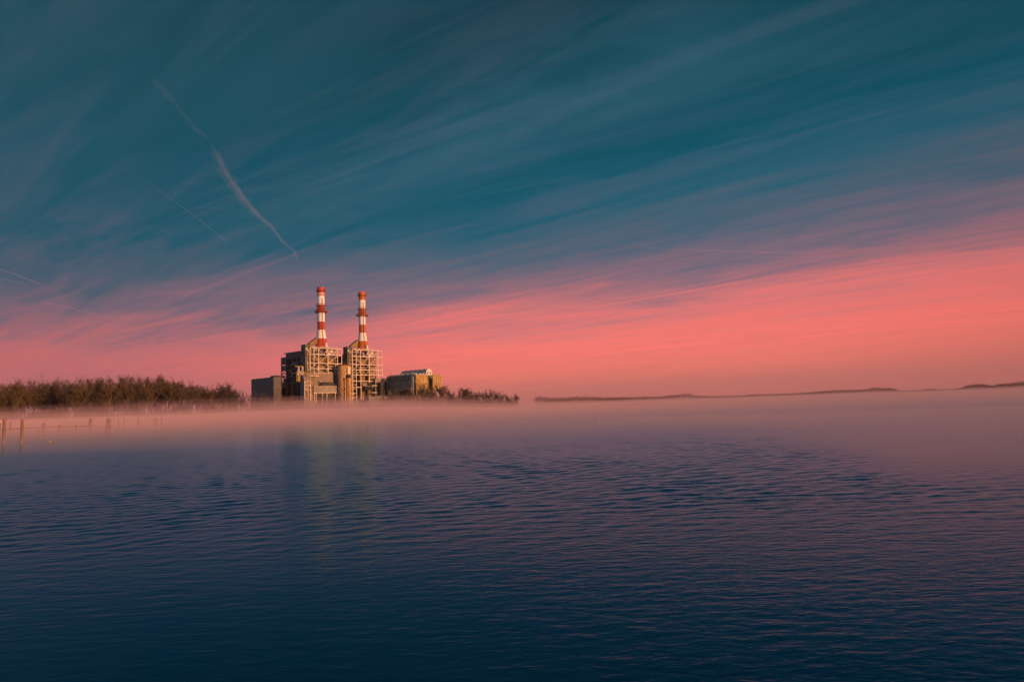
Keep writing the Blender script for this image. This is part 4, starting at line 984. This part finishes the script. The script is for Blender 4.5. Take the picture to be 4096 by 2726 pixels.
# ------------------------------------------------------------------ bare trees
def gen_tree(seed, spread=0.5, fork=0.28, n1=5, twigs=9, upright=0.6, leanness=1.0):
    rnd = random.Random(seed); T, C = MB(), MB()
    def rv(): return Vector((rnd.uniform(-1, 1), rnd.uniform(-1, 1), rnd.uniform(-1, 1)))
    def twig(p, d, ln, w):
        s_ = d.cross(rv()); 
        if s_.length < 1e-4: return
        s_.normalize(); s_ *= w; b_ = len(C.v); e = p + d * ln
        mid_ = p + d * ln * .5 + rv() * ln * .12
        C.v += [tuple(p - s_), tuple(p + s_), tuple(mid_ + s_ * .8), tuple(mid_ - s_ * .8), tuple(e)]
        C.f += [(b_, b_ + 1, b_ + 2, b_ + 3), (b_ + 3, b_ + 2, b_ + 4)]
    def limb(mb, p, d, ln, r_, segs, n):
        pts = [p]; dd = d.copy()
        for i in range(segs):
            dd = (dd + rv() * .18 + Vector((0, 0, .08))).normalized(); pts.append(pts[-1] + dd * ln / segs)
        for i in range(segs):
            mb.bar(pts[i], pts[i + 1], r_ * (1 - .5 * i / segs), r_ * (1 - .5 * (i + 1) / segs), n)
        return pts, dd
    lean = Vector((rnd.uniform(-.12, .12), rnd.uniform(-.1, .1), 1)).normalized()
    pts, d0 = limb(T, Vector((0, 0, -.02)), lean, .62, .017 * leanness, 6, 6)
    def grow(p, d, ln, r_, lv):
        ps, dd = limb(C, p, d, ln, r_, 3 if lv < 3 else 2, 3)
        if lv == 3:
            for k in range(twigs):
                q = ps[rnd.randrange(len(ps))]
                td = (dd + rv() * .75 + Vector((0, 0, .25))).normalized(); twig(q, td, ln * rnd.uniform(.5, 1.1), .0027)
            return
        for k in range(4 if lv == 1 else 4):
            q = ps[1 + rnd.randrange(len(ps) - 1)]
            nd_ = (dd + rv() * (.75 if lv == 1 else .9) + Vector((0, 0, .18))).normalized()
            grow(q, nd_, ln * rnd.uniform(.52, .78), r_ * .5, lv + 1)
    for k in range(n1 + 2):
        t = fork + (.62 - fork) * (k + .5) / (n1 + 2) if k < n1 else .62
        zi = t / .62 * 6; i = min(5, int(zi)); q = pts[i].lerp(pts[i + 1], zi - i)
        a = k * 2.4 + rnd.uniform(-.5, .5)
        d = Vector((math.cos(a) * spread, math.sin(a) * spread, upright + rnd.uniform(-.1, .25))).normalized()
        grow(q, d, rnd.uniform(.22, .32) * (1.15 - .35 * k / (n1 + 2)), .0075, 1)
    # normalise the height to 1
    h = max(v[2] for v in C.v)
    for mb in (T, C): mb.v = [tuple(c / h for c in v) for v in mb.v]
    return T, C
def gen_bush(seed, n=26):
    rnd = random.Random(seed); T, C = MB(), MB()
    T.bar((0, 0, -.05), (.02, 0, .25), .02, .012, 5)
    for k in range(n):
        a = rnd.uniform(0, 6.28); sp_ = rnd.uniform(.15, .75)
        d = Vector((math.cos(a) * sp_, math.sin(a) * sp_, 1)).normalized(); p = Vector((math.cos(a) * .05, math.sin(a) * .05, 0)); ln = rnd.uniform(.5, 1)
        pts = [p]
        for i in range(4): d = (d + Vector((rnd.uniform(-.2, .2), rnd.uniform(-.2, .2), .05))).normalized(); pts.append(pts[-1] + d * ln / 4)
        for i in range(4): C.bar(pts[i], pts[i + 1], .008 - .0015 * i, .0065 - .0015 * i, 3)
        for j in range(22):
            q = pts[1 + rnd.randrange(4)]; td = (d + Vector((rnd.uniform(-1, 1), rnd.uniform(-1, 1), rnd.uniform(-.2, 1))) * .8).normalized(); e = q + td * rnd.uniform(.08, .22)
            s_ = td.cross(Vector((rnd.uniform(-1, 1), rnd.uniform(-1, 1), .2))).normalized() * .0055; b_ = len(C.v)
            C.v += [tuple(q - s_), tuple(q + s_), tuple(e)]; C.f.append((b_, b_ + 1, b_ + 2))
    h = max(v[2] for v in C.v); 
    for mb in (T, C): mb.v = [tuple(c / h for c in v) for v in mb.v]
    return T, C
def as_mesh(mb, name, m_):
    me = bpy.data.meshes.new(name); me.from_pydata(mb.v, [], mb.f); me.materials.append(m_); return me
spec = [(1, .7, .12, 8, 9, .7), (2, .5, .18, 8, 9, .95), (3, .85, .2, 8, 8, .7), (4, .42, .14, 8, 10, 1.0), (5, .6, .1, 8, 9, .85), (6, .45, .12, 8, 8, 1.1), (7, .7, .2, 8, 10, .8)]
TM = []
for (sd_, spd, fk, n1, tw, upr) in spec:
    T, C = gen_tree(sd_, spd, fk, n1, tw, upr); TM.append((as_mesh(T, 'trunk', M['bark']), as_mesh(C, 'crown', M['twig']), as_mesh(C, 'crown', M['twig_ol']), as_mesh(T, 'trunk', M['bark_pale'])))
BMs = []
for sd_ in (21, 22, 23, 24):
    T, C = gen_bush(sd_); BMs.append((as_mesh(T, 'stem', M['bark']), as_mesh(C, 'branches', M['twig_ol'])))
def put_tree(px, Y, topy, var, label, group, rz, wide=1.0, olive=False, pale=False, bush=False, name='bare_tree', gz=GZ):
    g = at(px, 1640, Y); ztop = at(px, topy, Y).z; h = (ztop - gz + .2) * 1.09
    o = bpy.data.objects.new(name, None); COL.objects.link(o); o.location = (g.x, g.y, gz - .2); o.rotation_euler.z = rz; o.scale = (h * wide, h * wide, h)
    tag(o, label, 'bush' if bush else 'tree', group)
    if bush: ms = BMs[var % 4]; nm = ('stem', 'branches')
    else:
        t_ = TM[var % 7]; ms = (t_[3] if pale else t_[0], t_[2] if olive else t_[1]); nm = ('trunk', 'crown')
    for n_, m_ in zip(nm, ms):
        c = bpy.data.objects.new(n_, m_); COL.objects.link(c); c.parent = o
    return o
ORD = ['first', 'second', 'third', 'fourth', 'fifth', 'sixth', 'seventh', 'eighth', 'ninth', 'tenth', 'eleventh', 'twelfth', 'thirteenth', 'fourteenth', 'fifteenth',
       'sixteenth', 'seventeenth', 'eighteenth', 'nineteenth', 'twentieth', 'twenty-first', 'twenty-second', 'twenty-third', 'twenty-fourth', 'twenty-fifth', 'twenty-sixth', 'twenty-seventh', 'twenty-eighth', 'twenty-ninth', 'thirtieth']
prof_top = [(-80, 1530), (0, 1530), (60, 1526), (100, 1512), (122, 1502), (150, 1514), (175, 1524), (210, 1513), (260, 1516), (330, 1509), (400, 1508), (450, 1510), (520, 1495), (560, 1500), (600, 1501), (660, 1506), (700, 1516), (745, 1524), (770, 1536), (800, 1529), (830, 1537), (862, 1545), (890, 1526), (925, 1543), (960, 1557), (1000, 1568), (1060, 1573)]
def top_at(px, pr=prof_top):
    for (a, ya), (b_, yb) in zip(pr, pr[1:]):
        if a <= px <= b_: return ya + (yb - ya) * (px - a) / (b_ - a)
    return pr[-1][1]
TENS = ['', '', 'twenty', 'thirty', 'forty']
def ordinal(i):
    n_ = i + 1
    return ORD[i] if i < 19 else (['', '', 'twentieth', 'thirtieth', 'fortieth'][n_ // 10] if n_ % 10 == 0 else TENS[n_ // 10] + '-' + ORD[n_ % 10 - 1])
rnd = random.Random(77)
fx = [-35, 8, 44, 82, 124, 168, 205, 243, 282, 318, 357, 398, 437, 474, 512, 551, 589, 628, 668, 706, 748, 792, 836, 884, 930, 972]
looks = ['round-crowned', 'slim', 'wide-spreading', 'forked', 'dense', 'ragged', 'leaning']
for i, px in enumerate(fx):
    v = 2 if px == 124 else rnd.randrange(7)
    put_tree(px, 350 + rnd.uniform(-12, 14) + px * .02, top_at(px) + rnd.uniform(-3, 9) * (0 if px in (124, 884, 512) else 1), v,
             f'{looks[v]} bare tree, {ORD[i]} from the left edge in the front row of the wood', 'bare trees of the wood left of the plant', rnd.uniform(0, 6.28), rnd.uniform(.85, 1.15), rnd.random() < .6, rnd.random() < .25)
for i in range(44):
    px = -60 + i * 23.5 + rnd.uniform(-8, 8)
    put_tree(px, 372 + rnd.uniform(0, 40), top_at(px) + rnd.uniform(2, 26), rnd.randrange(7), f'bare tree in the back row of the left wood, {ordinal(i)} from the left edge', 'bare trees behind the front row of the wood', rnd.uniform(0, 6.28), rnd.uniform(.8, 1.1), rnd.random() < .5, rnd.random() < .15)
# bushes and young trees in front of the plant
bl = [(1000, 1566, 'the left corner of the clad shed'), (1032, 1570, 'the long side of the clad shed'), (1066, 1574, 'the shed, below its middle'), (1098, 1572, 'the lit end of the clad shed'), (1128, 1572, 'the pale vessels'),
      (1160, 1578, 'the pump house'), (1190, 1588, 'the pump house columns'), (1222, 1596, 'the elbow duct'), (1255, 1592, 'the pipe rack'), (1290, 1580, 'the raised panelled box'), (1322, 1574, 'the right end of the panelled box'),
      (1352, 1586, 'the left side of the rusty silo'), (1395, 1598, 'the right side of the rusty silo'), (1440, 1598, 'the foot of the right tower'), (1480, 1594, 'the low block wall'), (1515, 1570, 'the dark cabin'), (1545, 1556, 'the back end of the precipitator')]
for i, (px, ty, wh) in enumerate(bl):
    put_tree(px, 432 + rnd.uniform(-6, 10), ty + rnd.uniform(-3, 3), i, f'olive-brown leafless bush in front of {wh}', 'leafless bushes along the plant bank', rnd.uniform(0, 6.28), rnd.uniform(.9, 1.25), bush=True, name='bare_bush')
rl = [(1566, 1552, 'young bare tree in front of the middle of the precipitator wall'), (1600, 1556, 'bushy bare tree under the long precipitator wall'), (1635, 1549, 'bare tree near the front corner of the precipitator wall'), (1688, 1533, 'rounded olive-twigged tree in front of the rust-streaked end wall'),
      (1722, 1556, 'low bare tree below the recess of the precipitator'), (1755, 1534, 'rounded bare tree at the right end of the precipitator'), (1786, 1543, 'bushy bare tree just right of the precipitator'), (1812, 1562, 'low bare tree second right of the precipitator'),
      (1848, 1541, 'tallest pointed bare tree on the spit right of the plant'), (1866, 1553, 'slim bare tree touching the tallest one on the spit'), (1888, 1561, 'low scrubby tree right of the tallest one on the spit'), (1908, 1562, 'thin bare tree in the middle of the spit'), (1932, 1566, 'ragged bare tree in the middle of the spit'),
      (1960, 1556, 'pointed bare tree near the end of the spit'), (1985, 1561, 'broad bare tree near the end of the spit'), (2008, 1567, 'low broad bare tree second from the tip of the spit'), (2034, 1582, 'low round shrubby tree behind the tip of the spit'), (2066, 1574, 'dark bushy tree standing at the tip of the spit')]
for i, (px, ty, lb) in enumerate(rl):
    Y = 440 + (px - 1560) * .09
    put_tree(px, Y, ty, i + 1, lb, 'bare trees on the spit right of the plant', rnd.uniform(0, 6.28), 1.35 if px < 1780 else 1.15, px < 1780)
for i in range(30):
    px = 1540 + i * 17.5 + rnd.uniform(-6, 6)
    put_tree(px, 452 + rnd.uniform(0, 30), 1580 + rnd.uniform(-6, 8) + max(0, (1700 - px) * -.02), i, f'low leafless bush in the scrub along the spit, {ordinal(i)} from the silo side', 'scrub bushes along the spit', rnd.uniform(0, 6.28), 1.3, bush=True, name='bare_bush')
# brush along the whole bank
def brush(name, pts, n, hmin, hmax, w_, m_, seed, depth=10, gz=GZ):
    rnd = random.Random(seed); b = MB()
    for k in range(n):
        t = rnd.random() * (len(pts) - 1); i = int(t); f_ = t - i
        px = pts[i][0] + (pts[i + 1][0] - pts[i][0]) * f_; Y = pts[i][1] + (pts[i + 1][1] - pts[i][1]) * f_ + rnd.uniform(2, depth)
        g = at(px, 1640, Y); h = rnd.uniform(hmin, hmax) * (.6 + .4 * math.sin(px * .05) * math.sin(px * .013 + 1)); a = rnd.uniform(0, 3.14); c, s_ = math.cos(a) * w_, math.sin(a) * w_
        lx, ly = rnd.uniform(-.35, .35) * h, rnd.uniform(-.35, .35) * h; q = len(b.v)
        b.v += [(g.x - c, g.y - s_, gz - .3), (g.x + c, g.y + s_, gz - .3), (g.x + lx, g.y + ly, gz + h)]; b.f.append((q, q + 1, q + 2))
    o = b.build(name, m_); return o
tag(brush('undergrowth', [(-200, 322), (0, 330), (500, 352), (980, 392)], 26000, 3.0, 10.5, .10, M['brush'], 3, 34), 'brown leafless undergrowth below the left wood', 'undergrowth', kind='stuff')
tag(brush('undergrowth', [(-250, 372), (0, 385), (500, 405), (960, 440)], 16000, 5.0, 13.0, .14, M['brush'], 9, 45), 'dark brown undergrowth deep inside the left wood', 'undergrowth', kind='stuff')
tag(brush('bank_scrub', [(980, 392), (1200, 410), (1500, 430), (1800, 452), (2070, 478)], 14000, 1.5, 6.0, .12, M['brush'], 4, 16), 'low brown scrub along the bank below the plant', 'scrub', kind='stuff')
# the far woods
def far_wood(name, pts, tops, n, seed, label):
    rnd = random.Random(seed); b = MB()
    for k in range(n):
        t = (k + rnd.random()) / n * (len(pts) - 1); i = min(len(pts) - 2, int(t)); f_ = t - i
        px = pts[i][0] + (pts[i + 1][0] - pts[i][0]) * f_; Y = pts[i][1] + (pts[i + 1][1] - pts[i][1]) * f_ + rnd.uniform(10, 120)
        g = at(px, 1600, Y); zt_ = at(px, top_at(px, tops), Y).z - 2; H_ = max(3, zt_) * (rnd.uniform(.80, .98) if k % 5 else rnd.uniform(1.0, 1.18))
        wd = H_ * rnd.uniform(.35, .6)
        sc = Y / 2000
        b.bar((g.x, g.y, 0), (g.x, g.y, H_ * .6), .4 * sc, .2 * sc, 4)
        for j in range(90):
            a = rnd.uniform(0, 6.28); e = rnd.uniform(-.6, 1.5); rr_ = rnd.random() ** .4
            c = Vector((g.x + wd * rr_ * math.cos(a) * math.cos(e), g.y + wd * rr_ * math.sin(a) * math.cos(e), H_ * .58 + H_ * .42 * rr_ * math.sin(e)))
            q = len(b.v); s_ = rnd.uniform(.5, 1.3) * sc * .9
            for _ in range(3): b.v.append(tuple(c + Vector((rnd.uniform(-1, 1), rnd.uniform(-1, 1), rnd.uniform(-.6, 1.6))) * s_))
            b.f.append((q, q + 1, q + 2))
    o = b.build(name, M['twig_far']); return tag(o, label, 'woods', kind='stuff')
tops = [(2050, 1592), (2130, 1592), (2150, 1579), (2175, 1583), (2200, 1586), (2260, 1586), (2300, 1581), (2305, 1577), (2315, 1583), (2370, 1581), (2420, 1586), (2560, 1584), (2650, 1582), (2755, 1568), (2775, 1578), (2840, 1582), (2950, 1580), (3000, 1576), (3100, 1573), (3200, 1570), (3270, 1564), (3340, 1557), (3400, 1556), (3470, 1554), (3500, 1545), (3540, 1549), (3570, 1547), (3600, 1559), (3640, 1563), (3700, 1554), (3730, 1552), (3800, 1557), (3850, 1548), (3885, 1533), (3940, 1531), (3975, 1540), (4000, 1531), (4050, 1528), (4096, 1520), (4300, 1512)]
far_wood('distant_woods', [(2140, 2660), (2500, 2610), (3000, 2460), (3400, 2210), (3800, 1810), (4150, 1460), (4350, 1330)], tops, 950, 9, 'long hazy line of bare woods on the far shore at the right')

# ------------------------------------------------------------------ pilings and the jetty
def piling(px0, px1, topy, Y, label, group, red=False, lean=0, name='piling'):
    px = (px0 + px1) / 2; g = at(px, 1700, Y); zt_ = at(px, topy, Y).z; r_ = (px1 - px0) / 2 * Y / F
    th = thing(name, label, 'piling', (g.x, g.y, -.5), group, plant=False)
    m_ = MB(); rnd = random.Random(int(px))
    n = 12; rings = [(-.5, 1.06), (.6, 1.0), (zt_ * .6, .98), (zt_ - .06, .96), (zt_, .86)]
    for z, k in rings:
        for i in range(n):
            a = 2 * math.pi * i / n; rr_ = r_ * k * (1 + .05 * math.sin(3 * a + z * 2))
            m_.v.append((g.x + rr_ * math.cos(a) + lean * z, g.y + rr_ * math.sin(a), z))
    for j in range(len(rings) - 1):
        for i in range(n): m_.f.append((j * n + i, j * n + (i + 1) % n, (j + 1) * n + (i + 1) % n, (j + 1) * n + i))
    m_.f.append(tuple(range((len(rings) - 1) * n, len(rings) * n)))
    m_.build('post', M['wood'], th, True)
    if red:
        z = zt_ - .33; MB().lathe(g.x + lean * z, g.y, [(r_ * .9, z), (r_ * 1.06, z), (r_ * 1.06, z + .08), (r_ * .9, z + .08)], 16).build('red_band', M['band'], th, True)
    return th
piling(11.3, 21.8, 1671.5, 78, 'thick dark piling with a red band, nearest the left edge', 'mooring pilings on the left', True, .01)
piling(82.5, 92.5, 1674.5, 78, 'slightly leaning piling with a red band, second thick one from the left', 'mooring pilings on the left', True, .012)
fp = [(472, 475, 1673, 'thin piling just right of the pile cluster'), (495.5, 499.5, 1673, 'second piling right of the pile cluster'), (552, 556, 1672, 'lone thin piling in the middle of the misty row'),
      (617, 621, 1671, 'piling in the far pair, its left one'), (626, 629.5, 1671, 'piling in the far pair, its right one'), (644.5, 648, 1670.5, 'last thin piling at the right end of the misty row')]
for (a, b_, ty, lb) in fp: piling(a, b_, ty, 147, lb, 'far pilings in the mist')
g = at(435, 1700, 147); th = thing('pile_cluster', 'cluster of bound pilings standing in the mist right of the jetty', 'piling', (g.x, g.y, -.5), plant=False)
for k, (dx_, dy_) in enumerate(((-.32, 0), (0, .28), (.3, .05), (.02, -.25))):
    MB().bar((g.x + dx_ * 2, g.y + dy_ * 2, -.5), (g.x + dx_ * .6, g.y + dy_ * .6, 2.75 - .12 * k), .2, .17, 10).build('post', M['wood'], th, True)
MB().lathe(g.x, g.y, [(.5, 1.9), (.56, 1.9), (.56, 2.05), (.5, 2.05)], 16).build('binding', M['ladder'], th)
th = thing('jetty', 'low narrow jetty on posts, fading into the mist at the left', 'jetty', (at(180, 1700, 147).x, 147, -.5), plant=False)
pa, pb = at(-60, 1716, 147), at(378, 1701.5, 147)
MB().box(pa.x, pb.x, 146.6, 147.6, pa.z - .14, pa.z + .06).build('deck', M['wood'], th)
for (x, ty, w_) in ((102, 1012, 4), (182, 968, 8), (246, 996, 6), (312, 990, 4.5), (371, 886, 5), (365, 905, 2), (28, 1030, 3), (50, 950, 2.5), (-30, 1000, 5)):
    g = at(x, 1700, 147); zt_ = at(x, 1460 + ty / 4.207, 147).z; r_ = w_ / 2 * 147 / F
    MB().box(g.x - r_, g.x + r_, 146.2, 146.58, -.6, zt_).build('post', M['wood'], th)
q = at(-20, 1724, 147); q2 = at(85, 1716, 147); MB().bar((q.x, 146.1, q.z), (q2.x, 146.15, q2.z + .1), .06).build('handrail', M['wood'], th)
q = at(170, 1722, 147); MB().box(q.x - .35, q.x + .25, 145.6, 146.1, 0, .75).build('fender', M['wood'], th)
q = at(-1, 1684, 76); th = thing('channel_sign', 'pale square signboard on a post, cut by the left edge', 'sign', (q.x, 76, -.5), plant=False)
MB().box(q.x - .28, q.x + .11, 75.95, 76.0, q.z - .16, q.z + .17).build('board', M['white'], th)
MB().bar((q.x - .1, 76.1, -.5), (q.x - .1, 76.1, q.z + .3), .07).build('post', M['wood'], th)
q = at(200.5, 1764, 83); th = thing('buoy', 'small yellow buoy floating beyond the second banded piling', 'buoy', (q.x, 83, 0), plant=False)
MB().lathe(q.x, 83, [(.05, -.1), (.12, -.05), (.14, .06), (.10, .16), (.03, .2)], 16).build('float', M['yellow'], th, True)
MB().bar((q.x, 83, .18), (q.x, 83, .3), .015, n=6).build('handle', M['ladder'], th)

# ------------------------------------------------------------------ contrails, 9 km up
def vol_mat(name, col, dens, aniso=0.0):
    m = bpy.data.materials.new(name); m.use_nodes = True; t = m.node_tree; t.nodes.clear()
    v = nd(t, 'ShaderNodeVolumePrincipled'); v.inputs['Color'].default_value = tuple(col) + (1,); v.inputs['Density'].default_value = dens; v.inputs['Anisotropy'].default_value = aniso
    o = nd(t, 'ShaderNodeOutputMaterial'); t.links.new(v.outputs[0], o.inputs['Volume']); return m
def sky_pt(p, alt=9000):
    d = ray(p); return Vector((0, 0, CAMZ)) + d * (alt / d.z)
def contrail(pts, wpx, dens, label, seed, jitter=.25, name='contrail'):
    rnd = random.Random(seed); P_ = [sky_pt(p) for p in pts]
    # resample
    Q = []
    for a, b_ in zip(P_, P_[1:]):
        for i in range(6): Q.append(a.lerp(b_, i / 6))
    Q.append(P_[-1]); n = 10; b = MB(); N_ = len(Q)
    for k, q in enumerate(Q):
        d = (Q[min(k + 1, N_ - 1)] - Q[max(k - 1, 0)]).normalized(); s_ = d.cross(Vector((0, 0, 1))).normalized(); up_ = s_.cross(d)
        t = k / (N_ - 1); w = wpx[0] * (1 - t) ** 1 + wpx[2] * t; w = w + (wpx[1] - (wpx[0] + wpx[2]) / 2) * math.sin(math.pi * t)
        dist = q.length; rad = w / 2 * dist / F * (1 + rnd.uniform(-jitter, jitter)) * min(1, .15 + 6 * t, .15 + 6 * (1 - t))
        q = q + s_ * rad * rnd.uniform(-jitter, jitter) * .8
        for i in range(n):
            a = 2 * math.pi * i / n; b.v.append(tuple(q + s_ * rad * math.cos(a) * 1.3 + up_ * rad * math.sin(a) * .8))
    for k in range(N_ - 1):
        for i in range(n): b.f.append((k * n + i, k * n + (i + 1) % n, (k + 1) * n + (i + 1) % n, (k + 1) * n + i))
    b.f.append(tuple(range(n))[::-1]); b.f.append(tuple(range((N_ - 1) * n, N_ * n)))
    return tag(b.build(name, vol_mat('ice_cloud', (1, .72, .72), dens, -.2), smooth_=True), label, 'contrail', 'contrails in the sky')
k = 1.1504
cp = [(x / k, y / k) for x, y in ((690, 350), (735, 395), (800, 470), (900, 590), (975, 655), (1005, 720), (1045, 800), (1090, 865), (1130, 925), (1185, 985), (1250, 1040), (1300, 1110), (1355, 1155), (1368, 1195), (1388, 1240))]
contrail(cp[:5], (22, 18, 16), .00007, 'faint upper end of the broad ragged contrail above the left chimney', 1, .35)
contrail(cp[4:], (12, 12, 8), .00014, 'broad ragged contrail slanting down towards the left chimney', 2, .32)
contrail([(x - 5, y + 3) for x, y in cp[4:12]], (34, 30, 14), .00006, 'faint feathered veil around the middle of the broad contrail', 12, .4)
contrail([(635 / k, 795 / k), (740 / k, 880 / k), (860 / k, 968 / k), (960 / k, 1045 / k), (1100 / k, 1160 / k)], (2.2, 3, 2.5), .0006, 'thin straight contrail left of the broad one', 3, .05)
contrail([(-30 / k, 1228 / k), (60 / k, 1258 / k), (150 / k, 1292 / k), (210 / k, 1316 / k)], (5, 5, 4), .0004, 'upper short contrail at the left edge', 4, .1)
contrail([(-30 / k, 1276 / k), (60 / k, 1292 / k), (140 / k, 1312 / k)], (5, 5, 4), .0003, 'lower short contrail at the left edge', 5, .1)
contrail([(170 / k, 1385 / k), (300 / k, 1410 / k), (460 / k, 1452 / k)], (4, 4, 3), .0005, 'faint contrail low over the left wood', 6, .1)
contrail([(2048 + x / 1.0454, y / 1.0454) for x, y in ((480, 1022), (640, 1040), (900, 1050), (1150, 1056), (1420, 1072))], (5, 9, 6), .0004, 'upper of two nearly level contrails at the right', 7, .2)
contrail([(2048 + x / 1.0454, y / 1.0454) for x, y in ((420, 1085), (600, 1080), (900, 1080), (1200, 1074), (1500, 1068))], (4, 6, 5), .00035, 'lower of two nearly level contrails at the right', 8, .2)

# ------------------------------------------------------------------ mist over the water and haze in the air
def mist_bank(name, hfun, xr, yr, nx, ny, m_, label, yedge=None):
    b = MB()
    for j in range(ny + 1):
        t = (j / ny) ** 2.2
        for i in range(nx + 1):
            s_ = i / nx
            y0 = yedge(s_) if yedge else yr[0]
            Y = y0 + (yr[1] - y0) * t; X = (xr[0] + (xr[1] - xr[0]) * s_) * (1 if xr[2] == 0 else Y / xr[2])
            b.v.append((X, Y, hfun(X, Y, t)))
    nn = (nx + 1) * (ny + 1)
    b.v += [(x, y, -.6) for x, y, z in b.v[:nn]]
    g = lambda i, j: j * (nx + 1) + i
    for j in range(ny):
        for i in range(nx):
            q = (g(i, j), g(i + 1, j), g(i + 1, j + 1), g(i, j + 1)); b.f.append(q); b.f.append(tuple(nn + x for x in q)[::-1])
    for i in range(nx):
        for j in (0, ny): b.f.append((g(i, j), g(i + 1, j), nn + g(i + 1, j), nn + g(i, j)))
    for j in range(ny):
        for i in (0, nx): b.f.append((g(i, j), g(i, j + 1), nn + g(i, j + 1), nn + g(i, j)))
    return tag(b.build(name, m_, smooth_=False), label, 'mist', kind='stuff')
from mathutils import noise as mn
def low(X, Y):
    t = min(1, max(0, (Y - 480) / 500)); q = min(1, max(0, (X / Y + .16) / .22)); return (1 - .85 * t) * (1 - .62 * q)
def und(X, Y, s1, amp): return amp * (mn.noise(Vector((X / s1, Y / s1, 3.3))) + .5 * mn.noise(Vector((X / s1 * 2.3, Y / s1 * 2.3, 7.7))))
MISTC = (0.92, 0.62, 0.74)
mist_bank('mist', lambda X, Y, t: .15 + min(1, max(0, (Y - 52)) / 50) * (2.9 + und(X, Y, 60, .8)) * low(X, Y), (-900, 900, 700), (52, 3000), 60, 60, vol_mat('mist_low', MISTC, .0095, -.15), 'dense low mist lying on the water')
mist_bank('mist', lambda X, Y, t: .25 + min(1, max(0, (Y - 90)) / 110) * (5.2 + und(X, Y, 70, 2.6)) * low(X, Y), (-900, 900, 700), (90, 3000), 60, 60, vol_mat('mist_mid', MISTC, .0035, -.15), 'thinner mist hanging above the low mist')
mist_bank('mist', lambda X, Y, t: .25 + min(1, max(0, (Y - 120)) / 200) * (9.0 + und(X, Y, 110, 4.5)) * low(X, Y), (-900, 900, 700), (120, 3000), 50, 50, vol_mat('mist_high', MISTC, .0015, -.15), 'faint top of the mist reaching up to the tree trunks')
mist_bank('mist', lambda X, Y, t: .05 + min(1, max(0, t) * 5) * .8 * min(1, (1 - t) * 3), (.12, .95, 1), (22, 84), 30, 24, vol_mat('mist_right', MISTC, .010, -.15), 'thin sheet of mist creeping nearer over the water at the right', yedge=lambda s_: 70 - 48 * min(1, s_ * 1.3))
b = MB().box(-6500, 6500, -400, 6500, -1, 112)
tag(b.build('haze', vol_mat('haze_air', (0.92, 0.66, 0.76), .00005, -.1)), 'thin pink haze filling the air over the river', 'haze', kind='stuff')
for o in bpy.data.objects:
    if '_b' in o: del o['_b']
